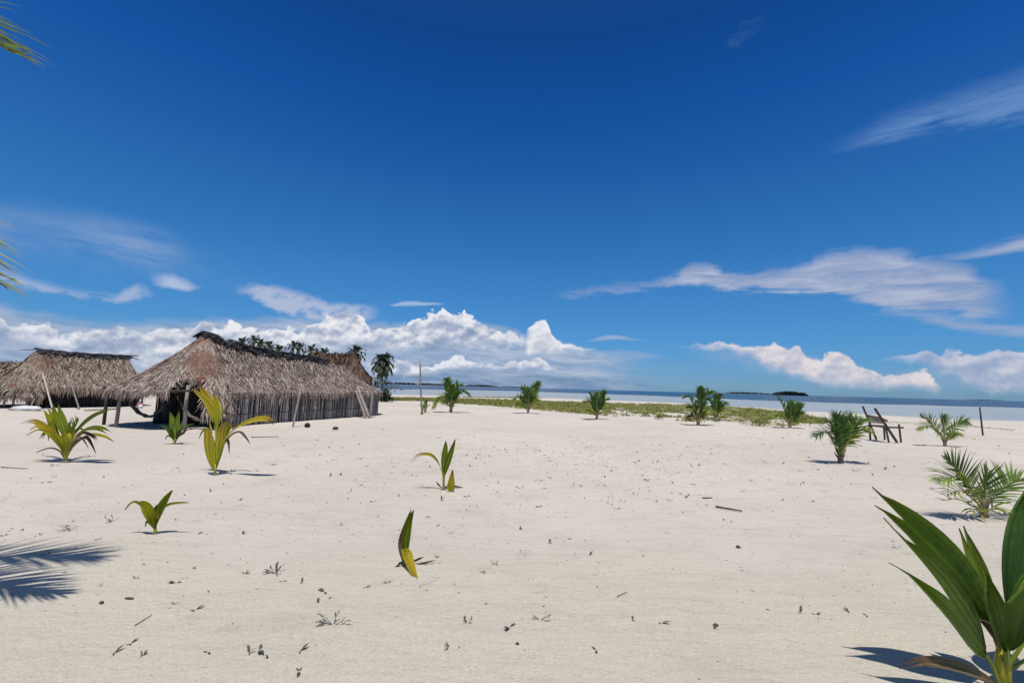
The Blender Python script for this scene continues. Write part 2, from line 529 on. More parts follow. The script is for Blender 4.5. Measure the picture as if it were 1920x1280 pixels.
def make_leaf(name, stops, transl=0.28, tip=(0.30, 0.17, 0.06), tipstart=0.8, rough=0.42, var=0.45):
    """stops: colours over 'tone' 0..1 (green -> yellow -> dry)"""
    m, gg, out = mat_new(name)
    tone = attr(gg, 'tone'); rnd = attr(gg, 'rnd'); al = attr(gg, 'along')
    geo = gg.n('ShaderNodeNewGeometry')
    nz = gg.noise(geo.outputs['Position'], 22, 4, 0.6)
    c = gg.ramp(gg.m('ADD', gg.m('ADD', tone, gg.m('MULTIPLY', gg.m('SUBTRACT', al, 0.5), 0.24)), gg.m('MULTIPLY', gg.m('SUBTRACT', nz, 0.5), 0.22)), stops)
    c = gg.mix(gg.m('MULTIPLY', gg.ss(gg.m('ADD', al, gg.m('MULTIPLY', gg.m('SUBTRACT', nz, 0.5), 0.5)), tipstart, 1.12), 0.9), c, tip)
    br = gg.m('ADD', 1.0 - var / 2, gg.m('MULTIPLY', rnd, var))
    c = gg.mix(1.0, c, gg.xyz(br, br, br), 'MULTIPLY')
    br2 = gg.mix(1.0, c, (1.5, 1.55, 0.8), 'MULTIPLY')
    principled(gg, out, c, rough, None, 0.45, transl, br2)
    return m


def make_simple(name, c1, c2, scale, rough=0.85, var=0.5, bs=0.01, stretch=(1, 1, 1), det=5):
    m, gg, out = mat_new(name)
    tcx = gg.n('ShaderNodeTexCoord')
    mp = gg.n('ShaderNodeMapping')
    gg.nt.links.new(tcx.outputs['Object'], mp.inputs[0])
    mp.inputs['Scale'].default_value = stretch
    nz = gg.noise(mp.outputs[0], scale, det, 0.65)
    c = gg.mix(gg.ss(nz, 0.3, 0.7), c1, c2)
    rnd = attr(gg, 'rnd')
    br = gg.m('ADD', 1.0 - var / 2, gg.m('MULTIPLY', rnd, var))
    c = gg.mix(1.0, c, gg.xyz(br, br, br), 'MULTIPLY')
    principled(gg, out, c, rough, bump(gg, nz, 0.6, bs), 0.2)
    return m


def make_thatch(name, stops, rust=(0.22, 0.11, 0.075)):
    m, gg, out = mat_new(name)
    rnd = attr(gg, 'rnd'); tone = attr(gg, 'tone'); al = attr(gg, 'along')
    geo = gg.n('ShaderNodeNewGeometry')
    nz = gg.noise(geo.outputs['Position'], 0.9, 4, 0.6)
    nf = gg.noise(geo.outputs['Position'], 30, 3, 0.7)
    c = gg.ramp(gg.m('ADD', gg.m('MULTIPLY', rnd, 0.85), gg.m('MULTIPLY', nf, 0.15)), stops)
    c = gg.mix(gg.m('MULTIPLY', tone, gg.ss(nz, 0.36, 0.6)), c, rust)
    c = gg.mix(gg.m('MULTIPLY', gg.ss(gg.noise(geo.outputs['Position'], 0.55, 3), 0.55, 0.7), 0.35), c, (0.17, 0.155, 0.11))
    principled(gg, out, c, 0.9, None, 0.1, 0.12)
    return m


M = {}
M['sand'] = make_sand()
M['sea'] = make_water('sea_water', (0.012, 0.045, 0.085), (0.022, 0.062, 0.100), 0.22, 0.004, 0.03, 0.8)
M['shallow'] = make_water('shallow_water', (0.30, 0.335, 0.325), (0.385, 0.405, 0.385), 0.35, 0.02, 0.12, 0.03)
M['thatch'] = make_thatch('thatch_grey', [(0.0, (0.06, 0.047, 0.038)), (0.22, (0.20, 0.158, 0.13)), (0.55, (0.36, 0.295, 0.245)), (0.85, (0.50, 0.42, 0.355)), (1.0, (0.64, 0.56, 0.48))])
M['thatch_tan'] = make_thatch('thatch_tan', [(0.0, (0.04, 0.03, 0.022)), (0.25, (0.16, 0.125, 0.095)), (0.55, (0.30, 0.24, 0.185)), (0.85, (0.45, 0.375, 0.30)), (1.0, (0.60, 0.52, 0.43))])
M['thatch_rust'] = make_thatch('thatch_rust', [(0.0, (0.025, 0.016, 0.012)), (0.35, (0.085, 0.052, 0.038)), (0.7, (0.14, 0.09, 0.068)), (1.0, (0.22, 0.155, 0.12))])
M['dark_cap'] = make_simple('ridge_cap_dark', (0.012, 0.012, 0.013), (0.05, 0.047, 0.05), 6, 0.6, 0.8)
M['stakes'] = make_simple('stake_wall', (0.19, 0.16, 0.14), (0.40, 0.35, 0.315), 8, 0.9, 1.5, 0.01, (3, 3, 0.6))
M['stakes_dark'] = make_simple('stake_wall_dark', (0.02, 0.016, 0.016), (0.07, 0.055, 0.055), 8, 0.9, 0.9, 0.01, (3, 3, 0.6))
M['pole'] = make_simple('weathered_pole', (0.17, 0.14, 0.12), (0.36, 0.31, 0.27), 7, 0.85, 0.3, 0.006, (4, 4, 0.6))
M['pole_pale'] = make_simple('pale_pole', (0.33, 0.28, 0.22), (0.55, 0.48, 0.40), 7, 0.8, 0.3, 0.006, (4, 4, 0.6))
M['wood_dark'] = make_simple('dark_wood', (0.035, 0.028, 0.024), (0.10, 0.08, 0.068), 9, 0.8, 0.4, 0.004, (4, 4, 0.6))
M['wood_grey'] = make_simple('grey_wood', (0.16, 0.14, 0.12), (0.30, 0.27, 0.235), 9, 0.85, 0.4, 0.004, (0.6, 4, 4))
M['trunk'] = make_simple('palm_trunk', (0.10, 0.075, 0.05), (0.24, 0.19, 0.14), 9, 0.9, 0.4, 0.01, (1, 1, 4))
M['hammock'] = make_simple('hammock_cloth', (0.07, 0.055, 0.05), (0.22, 0.19, 0.17), 25, 0.95, 0.5, 0.01)
M['black'] = make_simple('black_plastic', (0.012, 0.012, 0.014), (0.035, 0.035, 0.04), 8, 0.5, 0.5)
M['white'] = make_simple('white_sheet', (0.55, 0.55, 0.54), (0.72, 0.72, 0.71), 5, 0.6, 0.2)
M['red'] = make_simple('red_cloth', (0.26, 0.07, 0.065), (0.42, 0.17, 0.15), 8, 0.8, 0.3)
M['twig'] = make_simple('twig', (0.05, 0.04, 0.03), (0.14, 0.11, 0.08), 30, 0.9, 0.6)
GRN = [(0.0, (0.028, 0.075, 0.015)), (0.13, (0.065, 0.135, 0.020)), (0.25, (0.145, 0.22, 0.026)), (0.42, (0.21, 0.25, 0.02)), (0.55, (0.36, 0.36, 0.02)), (0.70, (0.50, 0.38, 0.035)), (1.0, (0.24, 0.15, 0.07))]
M['leaf'] = make_leaf('seedling_leaf', GRN, 0.25, (0.28, 0.16, 0.07), 0.86)
M['frond'] = make_leaf('palm_frond', [(0.0, (0.040, 0.095, 0.020)), (0.3, (0.13, 0.21, 0.034)), (0.55, (0.25, 0.28, 0.045)), (0.8, (0.30, 0.24, 0.07)), (1.0, (0.20, 0.14, 0.08))], 0.22, (0.27, 0.19, 0.09), 0.9, 0.45, 0.6)
M['far_frond'] = make_leaf('far_palm_frond', [(0.0, (0.025, 0.045, 0.022)), (0.5, (0.07, 0.10, 0.035)), (1.0, (0.16, 0.14, 0.08))], 0.15, (0.16, 0.14, 0.07), 0.95, 0.5, 0.7)
M['creeper'] = make_leaf('creeper_leaf', [(0.0, (0.055, 0.085, 0.020)), (0.35, (0.12, 0.15, 0.035)), (0.6, (0.22, 0.21, 0.055)), (0.8, (0.20, 0.12, 0.06)), (1.0, (0.12, 0.07, 0.045))], 0.2, (0.2, 0.2, 0.05), 1.5, 0.7, 0.8)
M['sprig'] = make_leaf('sprig_leaf', [(0.0, (0.055, 0.065, 0.035)), (0.5, (0.09, 0.085, 0.055)), (1.0, (0.08, 0.06, 0.045))], 0.1, (0.1, 0.08, 0.05), 1.5, 0.8, 0.7)
M['dry'] = make_leaf('dry_leaf', [(0.0, (0.40, 0.33, 0.05)), (0.3, (0.33, 0.24, 0.13)), (1.0, (0.17, 0.11, 0.075))], 0.1, (0.15, 0.09, 0.06), 0.9, 0.8, 0.6)
M['isle'] = make_leaf('island_wood', [(0.0, (0.012, 0.028, 0.018)), (0.5, (0.03, 0.05, 0.025)), (1.0, (0.05, 0.06, 0.03))], 0.0, (0, 0, 0), 5, 0.9, 0.8)


# ---------------------------------------------------------------- ground, sea
def fnoise(x, y, s=1.0, z=0.0):
    return mnoise.noise(Vector((x * s, y * s, z)))


SEA_Z = -0.30
shore_px = [(733, 739.5), (840, 741.5), (954, 743.6), (1080, 747.5), (1215, 752.5), (1290, 755.8), (1362, 760.3), (1466, 766.8), (1530, 771), (1597, 774.8), (1653, 778), (1762, 784.6), (1840, 787.5), (1915, 789)]
sh = []
for (x, y) in shore_px:
    p = at(x, y, SEA_Z)
    sh.append((math.degrees(math.atan2(p.x, p.y)), math.hypot(p.x, p.y)))
sh = [(-180, 75), (-120, 90), (-90, 160), (-60, 230), (-40, 235), (-28, 215), (-19, 190), (-16.2, 150)] + sh + [(60, 52), (90, 50), (130, 60), (180, 75)]
deep_px = [(733, 729.3), (954, 732.6), (1215, 741.2), (1380, 748.5), (1500, 752.8), (1675, 758.2), (1800, 761.5), (1916, 764.3)]
dp = []
for (x, y) in deep_px:
    p = at(x, y, SEA_Z)
    dp.append((math.degrees(math.atan2(p.x, p.y)), math.hypot(p.x, p.y)))
dp = [(-180, 150), (-60, 300), (-20, 260)] + dp + [(70, 150), (130, 150), (180, 150)]


def interp(t, x):
    return float(np.interp(x, [a for a, _ in t], [b for _, b in t]))


def build_ground():
    azs = [-180 + 3 * i for i in range(40)] + [-60 + 0.4 * i for i in range(300)] + [60 + 3 * i for i in range(40)]
    rs = [0.0]
    r = 0.6
    while r < 400:
        rs.append(r)
        r += max(0.09, r * 0.028)
    rs += [600, 1200, 3000, 8000, 20000, 40000]
    nr = len(rs); na = len(azs)
    vs = []
    for a in azs:
        S = interp(sh, a)
        ca, sa = math.cos(R(a)), math.sin(R(a))
        for r in rs:
            x, y = r * sa, r * ca
            w = S + 1.3 * fnoise(x, y, 0.08) + 0.6 * fnoise(x, y, 0.4)
            t = (r - (w - 0.28 * S)) / (0.28 * S)
            z = 0.0
            if t > 0:
                z = SEA_Z * min(t, 1) ** 1.6 if t < 1 else SEA_Z - 0.9 * min(1, (t - 1) * 0.25)
            if r < 130:
                z += (0.028 * fnoise(x, y, 0.45) + 0.016 * fnoise(x, y, 1.5, 4)) * max(0, 1 - max(t, 0))
                if r < 26:
                    z += 0.006 * fnoise(x, y, 5.0, 7)
            vs.append((x, y, z))
    fs = []
    for i in range(na):
        j = (i + 1) % na
        for k in range(nr - 1):
            if k == 0:
                fs.append((i * nr + 1, j * nr + 1, 0) if True else None)
            else:
                fs.append((i * nr + k, i * nr + k + 1, j * nr + k + 1, j * nr + k))
    mb = MB(); mb.add(vs, fs)
    o = mb.build('ground', M['sand'], smooth=True)
    tag(o, kind='structure')
    return o


def gz(x, y):
    """height of the sand sheet near the camera"""
    r = math.hypot(x, y)
    z = 0.028 * fnoise(x, y, 0.45) + 0.016 * fnoise(x, y, 1.5, 4)
    if r < 26:
        z += 0.006 * fnoise(x, y, 5.0, 7)
    return z if r < 60 else 0.0


def gp(px, py):
    p = at(px, py, 0)
    p.z = gz(p.x, p.y)
    return p


build_ground()


def annulus(name, mat, inner, outer_rs, z, wob):
    azs = [-180 + 1.5 * i for i in range(80)] + [-60 + 0.5 * i for i in range(240)] + [60 + 1.5 * i for i in range(80)]
    vs = []; nr = len(outer_rs) + 1
    for a in azs:
        S = interp(inner, a)
        r0 = S * 0.93 if inner is sh else S + wob * fnoise(a, 0, 0.35) + wob * 0.5 * fnoise(a, 5, 1.3)
        lst = [r0] + [max(r0 + 1 + i, r) for i, r in enumerate(outer_rs)]
        for r in lst:
            vs.append((r * math.sin(R(a)), r * math.cos(R(a)), z))
    fs = []
    na = len(azs)
    for i in range(na):
        j = (i + 1) % na
        for k in range(nr - 1):
            fs.append((i * nr + k, i * nr + k + 1, j * nr + k + 1, j * nr + k))
    mb = MB(); mb.add(vs, fs)
    o = mb.build(name, mat)
    tag(o, kind='structure')


annulus('shallow_water', M['shallow'], sh, [240, 320, 420], SEA_Z, 0)
annulus('sea', M['sea'], dp, [500, 1500, 5000, 20000, 60000], SEA_Z + 0.006, 8)


# ---------------------------------------------------------------- far islands and coast
def island(name, x0, x1, ybase, D, hpx, label, n, lumps=0):
    """low wooded islet; hpx = height of its wood in photo px"""
    a = dep(x0, ybase, D); b = dep(x1, ybase, D)
    k = D / F
    L = (b - a).length
    mid = (a + b) / 2
    ax = (b - a).normalized(); ay = Vector((-ax.y, ax.x, 0))
    W = max(L * 0.35, 20)
    mb = MB()
    ring = []
    for i in range(40):
        t = 2 * math.pi * i / 40
        ring.append(mid + ax * (L / 2 * 0.99 * math.cos(t)) + ay * (W / 2 * math.sin(t)))
    vs = [Vector((p.x, p.y, -0.4)) for p in ring] + [Vector((p.x * 0.9 + mid.x * 0.1, p.y * 0.9 + mid.y * 0.1, 0.35 + 0.03 * k)) for p in ring]
    fs = [(i, (i + 1) % 40, 40 + (i + 1) % 40, 40 + i) for i in range(40)] + [tuple(range(40, 80))]
    mb.add(vs, fs)
    tag(mb.build('islet', M['sand']), kind='structure')
    mb = MB()
    H = hpx * k
    for i in range(n):
        u = random.uniform(-1, 1); v = random.uniform(-1, 1)
        if u * u + v * v > 1: continue
        e = 1 - abs(u) ** 3
        h = H * (0.35 + 0.65 * e) * (0.75 + 0.3 * fnoise(u * 6, v * 2, 1.0, D)) * random.uniform(0.8, 1.1)
        c = mid + ax * (u * L / 2) + ay * (v * W / 2)
        rr = H * random.uniform(0.18, 0.34)
        for q in range(16):
            d = Vector((random.gauss(0, 1), random.gauss(0, 1), random.gauss(0, 0.7))).normalized()
            z = max(0.5, h - rr) * (1 if q > 11 else random.uniform(0.0, 0.85))
            p = Vector((c.x, c.y, z)) + d * rr * 0.7
            s = rr * random.uniform(0.4, 0.75)
            t1 = d.orthogonal().normalized(); t2 = d.cross(t1)
            mb.add([p + t1 * s, p + t2 * s, p - t1 * s, p - t2 * s, p + d * s * 0.6], [(0, 1, 4), (1, 2, 4), (2, 3, 4), (3, 0, 4)], None, random.random())
    o = mb.build(name, M['isle'])
    tag(o, label, 'island wood', kind='stuff')


island('island_wood', 1450, 1513, 738.5, 1500, 9.5, 'dark green wooded islet out at sea, the taller and nearer of the two', 420)
island('island_wood', 1360, 1447, 737.5, 3200, 4.2, 'thin low wooded island on the horizon left of the taller islet', 320)
island('island_wood', 1812, 1880, 749.5, 5200, 2.2, 'faint low strip of land on the horizon at far right', 160)
for (x0, x1, yb, D, h, n, lb) in [(690, 870, 721.5, 7000, 5.0, 380, 'long blue headland on the horizon behind the tall thin pole'),
                                  (868, 935, 724.6, 5200, 4.2, 240, 'dark wooded headland on the horizon between two young palms'),
                                  (930, 1000, 726.4, 6200, 2.6, 180, 'lowest thin end of the far coast just left of the second young palm')]:
    island('island_wood', x0, x1, yb, D, h, lb, n)


# ---------------------------------------------------------------- plants: leaf builders
def crv(pts, n):
    """Catmull-Rom resample of 3D points -> n+1 points"""
    P = [Vector(p) for p in pts]
    if len(P) == 2:
        return [P[0].lerp(P[1], i / n) for i in range(n + 1)]
    E = [P[0] * 2 - P[1]] + P + [P[-1] * 2 - P[-2]]
    out = []
    S = len(P) - 1
    for i in range(n + 1):
        u = i / n * S
        k = min(int(u), S - 1); t = u - k
        a, b, c, d = E[k], E[k + 1], E[k + 2], E[k + 3]
        out.append(0.5 * ((2 * b) + (c - a) * t + (2 * a - 5 * b + 4 * c - d) * t * t + (3 * b - a - 3 * c + d) * t ** 3))
    return out


def blade(mb, pts, width, nrm, split=0.5, pleats=5, fold=0.25, start=0.12, spread=1.0, tone=0.0, tonevar=0.05, stalk=0.008, ragged=0.04, pk=0.45, tiptone=0.0, asym=1.0, tipw=0.12):
    """a broad pleated, two-lobed coconut seedling leaf along a midrib"""
    n = 16
    C = crv(pts, n)
    L = sum((C[i + 1] - C[i]).length for i in range(n))
    nrm = Vector(nrm).normalized()
    frames = []
    for i, p in enumerate(C):
        t = (C[min(i + 1, n)] - C[max(i - 1, 0)]).normalized()
        s = t.cross(nrm).normalized()
        u = s.cross(t).normalized()
        frames.append((p, t, s, u))
    # petiole / midrib
    k = max(2, int(n * max(split, start)) + 1)
    mb.tube([f[0] - f[3] * 0.002 for f in frames[:k + 1]], [stalk * (1 - 0.75 * i / k) for i in range(k + 1)], 5, 0.9, min(tone + 0.3, 0.62))
    for sg in (-1, 1):
        W = width * (1.0 if sg > 0 else asym)
        for j in range(pleats):
            vs = []; al = []; fs = []
            tj = tone + random.uniform(-tonevar, tonevar)
            end = 1.0 - random.random() * ragged * (1 + abs(j - pleats / 2) / pleats)
            rn = random.random()
            m = 0
            for i in range(n + 1):
                s = i / n
                if s < start: continue
                q = min(1.0, (s - start) / (1 - start))
                if q > end + 1.0 / n: continue
                lastrow = q > end - 0.2 / n
                # outline of this half
                o = W * (math.sin(min(1, q / pk) * math.pi / 2) ** 0.8 if q < pk else (1 - (1 - tipw) * ((q - pk) / (1 - pk)) ** 1.7))
                if split < 1 and s > split:
                    inn = (s - split) / (1 - split)
                    ii = W * 0.62 * spread * inn
                    oo = max(o, 0) + W * 0.62 * spread * inn * 0.35
                    oo = ii + max(0.0015, (oo - ii)) * (1 - inn ** 4)
                else:
                    ii = 0.0; oo = o
                lo = ii + (oo - ii) * (j / pleats); hi = ii + (oo - ii) * ((j + 1) / pleats)
                p, t, sd, up = frames[i]
                zc = lambda r: up * (fold * r)
                zig = 0.0035 + 0.07 * (oo - ii) / pleats * 2
                midl = (lo + hi) / 2
                if lastrow and end < 0.985: lo = lo * 0.3 + midl * 0.7; hi = hi * 0.3 + midl * 0.7
                vs += [p + sd * sg * lo + zc(lo), p + sd * sg * midl + zc(midl) + up * zig * 2.2, p + sd * sg * hi + zc(hi)]
                al += [s * 0.98] * 3
                m += 1
            for i in range(m - 1):
                a = i * 3
                fs += [(a, a + 1, a + 4, a + 3), (a + 1, a + 2, a + 5, a + 4)]
            mb.add(vs, fs, rn, tj, al)
    return L


def frond(mb, pts, n=20, ll=0.35, lw=0.02, tone=0.15, droop=0.25, stalk=0.012, start=0.25, up=(0, 0, 1), ang0=70, ang1=18, jit=0.12, seg=3, tonevar=0.1, vfold=0.35, planar=0.0):
    """pinnate palm frond: rachis and two rows of folded leaflets"""
    N = 18
    C = crv(pts, N)
    up = Vector(up)
    mb.tube(C, [stalk * (1 - 0.85 * i / N) for i in range(N + 1)], 5, 0.8, min(1, tone + 0.3))
    for i in range(n):
        s = start + (1 - start) * (i + 0.5) / n
        u = s * N; k = min(int(u), N - 1)
        p = C[k].lerp(C[k + 1], u - k)
        t = (C[k + 1] - C[k]).normalized()
        sd = t.cross(up)
        if sd.length < 0.2:
            sd = t.cross(Vector((0, 1, 0)))
        sd.normalize()
        nu = sd.cross(t).normalized()
        q = (s - start) / (1 - start)
        ln = ll * (0.35 + 0.75 * math.sin(math.pi * min(1, 0.15 + q * 0.85)) ** 0.7) * (1 if q < 0.85 else 0.85)
        ang = R(ang0 + (ang1 - ang0) * q)
        for sg in (-1, 1):
            if random.random() < 0.03: continue
            an = ang + random.gauss(0, jit)
            d = (t * math.cos(an) + sd * sg * math.sin(an) + nu * vfold * random.uniform(0.6, 1.3)).normalized()
            l2 = ln * random.uniform(0.85, 1.1)
            w = lw * (0.6 + 0.4 * math.sin(math.pi * q))
            side = d.cross(nu).normalized()
            pp = p.copy(); vs = []; al = []
            dd = d.copy()
            for j in range(seg + 1):
                f = j / seg
                ww = w * (0.7 + 0.6 * math.sin(math.pi * min(1, f + 0.15))) * (1 - f ** 3 * 0.95)
                vs += [pp - side * ww, pp - nu * ww * 0.45, pp + side * ww]
                al += [f * 0.97] * 3
                pp = pp + dd * (l2 / seg)
                dd = (dd + Vector((0, 0, -1)) * droop * random.uniform(0.7, 1.3) * (0.5 + f)).normalized()
            fs = []
            for j in range(seg):
                a = j * 3
                fs += [(a, a + 1, a + 4, a + 3), (a + 1, a + 2, a + 5, a + 4)]
            mb.add(vs, fs, random.random(), min(1, max(0, tone + random.uniform(-tonevar, tonevar))), al)


CUR = [0, 0]


def plant_root(name, bx, by, label, cat, group=None):
    CUR[0], CUR[1] = bx, by
    b = gp(bx, by)
    o = empty(name, b)
    tag(o, label, cat, group)
    return o, b


def off(b, D, dxp, dyp, ddepth):
    """point near a plant: dxp,dyp in photo px at its distance, ddepth metres away from the camera"""
    return dep(CUR[0] + dxp, CUR[1] + dyp, D + ddepth)


def seedling(name, base, label, leaves, group='coconut seedlings', husk=0.05, stemr=0.012, stemh=0):
    o, b = plant_root(name, *base, label, 'seedling', group)
    D = b.y; k = D / F
    mb = MB()
    if husk > 0:     # the half buried nut the shoot comes from
        H = husk
        for i in range(6):
            pass
        nv = 10; vs = []; fs = []
        for a in range(7):
            th = math.pi * a / 6
            for c in range(nv):
                ph = 2 * math.pi * c / nv
                rr = H * (1 + 0.12 * math.sin(3 * ph + a))
                vs.append(b + Vector((rr * math.sin(th) * math.cos(ph) * 1.25, rr * math.sin(th) * math.sin(ph), H * 0.75 * math.cos(th))))
        for a in range(6):
            for c in range(nv):
                c2 = (c + 1) % nv
                fs.append((a * nv + c, (a + 1) * nv + c, (a + 1) * nv + c2, a * nv + c2))
        mb.add(vs, fs)
        mb.build('husk', M['trunk'], o, True, b)
    if stemh > 0:
        mb = MB()
        for q in range(3):
            mb.tube([b + Vector((random.uniform(-.4, .4) * stemr, random.uniform(-.4, .4) * stemr, -0.03)), b + Vector((random.uniform(-1, 1) * stemr, 0, stemh * k * 0.6)), b + Vector((random.uniform(-1.2, 1.2) * stemr, 0, stemh * k))],
                    [stemr, stemr * 0.85, stemr * 0.5], 7, 0.8, 0.62)
        mb.build('stem', M['leaf'], o, True, b)
    for lf in leaves:
        mb = MB()
        pts = [off(b, D, *p) for p in lf['p']]
        pts[0].z = max(pts[0].z, b.z - 0.02) if pts[0].z < b.z + 0.02 else pts[0].z
        kind = lf.get('k', 'blade')
        if kind == 'blade':
            blade(mb, pts, lf['w'] * k, lf.get('n', (0, -1, 0.5)), lf.get('split', 0.5), lf.get('pl', 5), lf.get('fold', 0.25), lf.get('st', 0.15),
                  lf.get('sp', 1.0), lf.get('tone', 0.2), lf.get('tv', 0.06), lf.get('stalk', 2.0) * k, lf.get('rag', 0.05), lf.get('pk', 0.45), asym=lf.get('asym', 1.0), tipw=lf.get('tipw', 0.1))
            nm = lf.get('name', 'leaf')
        elif kind == 'strap':
            blade(mb, pts, lf['w'] * k, lf.get('n', (0, -1, 0.5)), 1.0, 2, lf.get('fold', 0.3), lf.get('st', 0.1), 0, lf.get('tone', 0.2), 0.05, 1.2 * k, 0.02, lf.get('pk', 0.4), tipw=0.02)
            nm = 'leaf'
        else:
            frond(mb, pts, lf.get('cnt', 14), lf['l'] * k, lf.get('lw', 2.4) * k, lf.get('tone', 0.2), lf.get('droop', 0.15), 2.2 * k, lf.get('st', 0.3), lf.get('n', (0, -0.6, 1)), lf.get('a0', 55), lf.get('a1', 15), 0.1)
            nm = 'frond'
        ob = mb.build(nm, M[lf.get('m', 'leaf')], o, False, b)
        if 'label' in lf: ob['label'] = lf['label']
    return o


# big seedling, bottom right corner
seedling('coconut_seedling', (1886, 1302), 'large dark green coconut seedling with broad pleated leaves cut by the lower right corner', [
    dict(p=[(0, -60, 0.0), (-32, -135, 0.03), (-88, -225, 0.08), (-172, -310, 0.12), (-252, -372, 0.10)], w=48, n=(0.25, -1, 0.75), split=0.80, pl=12, tone=0.19, fold=0.10, st=0.20, sp=0.7, pk=0.5, stalk=3.5),
    dict(p=[(-12, -20, -0.05), (-28, -62, -0.08), (-55, -105, -0.12), (-112, -185, -0.16), (-168, -238, -0.17), (-232, -290, -0.18)], w=52, n=(0.1, -1, 0.9), split=0.56, pl=12, tone=0.23, fold=0.12, st=0.30, sp=1.35, pk=0.35, stalk=3.2),
    dict(p=[(2, -60, -0.03), (0, -110, -0.06), (-2, -160, -0.10), (-4, -215, -0.13), (-6, -262, -0.14)], w=58, n=(0, -1, 0.45), split=0.55, pl=13, tone=0.19, fold=0.35, st=0.10, sp=1.9, pk=0.6, stalk=5.0),
    dict(p=[(-4, -80, 0.06), (-30, -160, 0.12), (-58, -240, 0.16), (-86, -315, 0.18)], w=27, n=(0.3, -1, 0.5), split=0.8, pl=5, tone=0.28, fold=0.1, st=0.25, sp=0.5, stalk=3),
    dict(p=[(2, -70, 0.05), (12, -150, 0.10), (26, -250, 0.14), (40, -345, 0.14), (52, -405, 0.10)], w=50, n=(0.15, -1, 0.25), split=0.75, pl=12, tone=0.08, fold=0.15, st=0.20, sp=0.6, pk=0.5, stalk=4),
    dict(p=[(8, -60, 0), (50, -120, -0.05), (110, -200, -0.05), (190, -260, -0.02)], w=48, n=(-0.3, -1, 0.7), split=0.6, pl=10, tone=0.18, fold=0.1, st=0.2, sp=1.0, stalk=3.5),
    dict(p=[(6, -50, 0.02), (70, -80, 0.10), (150, -90, 0.2), (230, -60, 0.25)], w=36, n=(0, -0.3, 1), split=0.6, pl=6, tone=0.21, fold=0.1, st=0.25, stalk=3.5),
    dict(p=[(-8, -16, -0.02), (-40, -28, -0.10), (-90, -46, -0.16), (-150, -58, -0.2), (-205, -50, -0.24)], w=12, n=(0, -0.6, 1), split=0.8, pl=3, tone=0.45, tv=0.3, m='dry', fold=0.8, st=0.1, sp=0.4, rag=0.2, stalk=3.0, label='dead brown leaf with a yellow patch'),
    dict(p=[(-4, -70, 0.01), (-18, -100, 0), (-38, -128, -0.02), (-52, -142, -0.03)], w=9, n=(0, -1, 0.3), split=1.0, pl=2, tone=0.9, m='dry', fold=0.8, st=0.1, label='dry brown leaf sheath'),
    dict(p=[(0, 0, 0.1), (20, -28, 0.3), (60, -60, 0.5), (110, -80, 0.6)], w=22, n=(0, -0.3, 1), split=0.7, pl=4, tone=0.26, st=0.2, stalk=3.0),
], husk=0.09, stemr=0.027, stemh=95, group=None)

# the yellow-green one with the tall split leaf
seedling('coconut_seedling', (403, 890), 'tall yellow-green coconut seedling with upright split leaf and long arching right leaf', [
    dict(p=[(0, -4, 0), (0, -32, 0.02), (2, -62, 0.02), (6, -104, 0.0)], w=21, n=(0, -1, 0.3), split=0.85, pl=6, tone=0.60, fold=0.25, st=0.02, sp=0.9, pk=0.92, tipw=0.75, rag=0.22, stalk=2.0),
    dict(p=[(4, -30, 0.02), (3, -80, 0.05), (-4, -112, 0.06), (-16, -138, 0.06), (-44, -163, 0.04)], w=6, n=(0.3, -1, 0.2), split=1.0, pl=2, tone=0.58, fold=0.2, st=0.35, pk=0.45, tipw=0.1),
    dict(p=[(4, -30, 0.03), (1, -85, 0.06), (-5, -122, 0.08), (-16, -146, 0.08), (-28, -168, 0.06)], w=8, n=(0.3, -1, 0.2), split=1.0, pl=3, tone=0.62, fold=0.2, st=0.30, pk=0.5),
    dict(p=[(4, -30, 0.0), (4, -80, 0.02), (6, -112, 0.03), (4, -132, 0.03), (-1, -152, 0.02)], w=8.5, n=(0, -1, 0.2), split=1.0, pl=3, tone=0.55, fold=0.2, st=0.30, pk=0.4),
    dict(p=[(4, -25, 0), (16, -62, -0.05), (36, -86, -0.1), (70, -101, -0.15), (95, -104, -0.15), (114, -95, -0.12)], w=9, n=(0, -0.6, 1), split=0.8, pl=4, tone=0.66, fold=0.15, st=0.35, sp=0.9, pk=0.5),
    dict(p=[(4, -25, 0.05), (14, -60, 0.1), (22, -85, 0.12), (31, -105, 0.1)], w=9, n=(0, -1, 0.2), split=0.8, pl=4, tone=0.58, fold=0.2, st=0.3, pk=0.8, rag=0.25, tipw=0.5),
    dict(p=[(5, -40, 0.1), (28, -72, 0.2), (46, -80, 0.25), (58, -70, 0.25), (66, -58, 0.22)], w=3, n=(0, -0.5, 1), k='strap', tone=0.95, m='dry'),
    dict(p=[(12, -50, 0.0), (22, -66, -0.02), (26, -58, -0.03), (27, -40, -0.03)], w=2.5, k='strap', tone=0.9, m='dry'),
    dict(p=[(0, -60, 0.0), (-10, -80, 0.02), (-22, -82, 0.05), (-30, -68, 0.05)], w=2.0, k='strap', tone=0.3),
], husk=0.045, stemr=0.014, stemh=20)

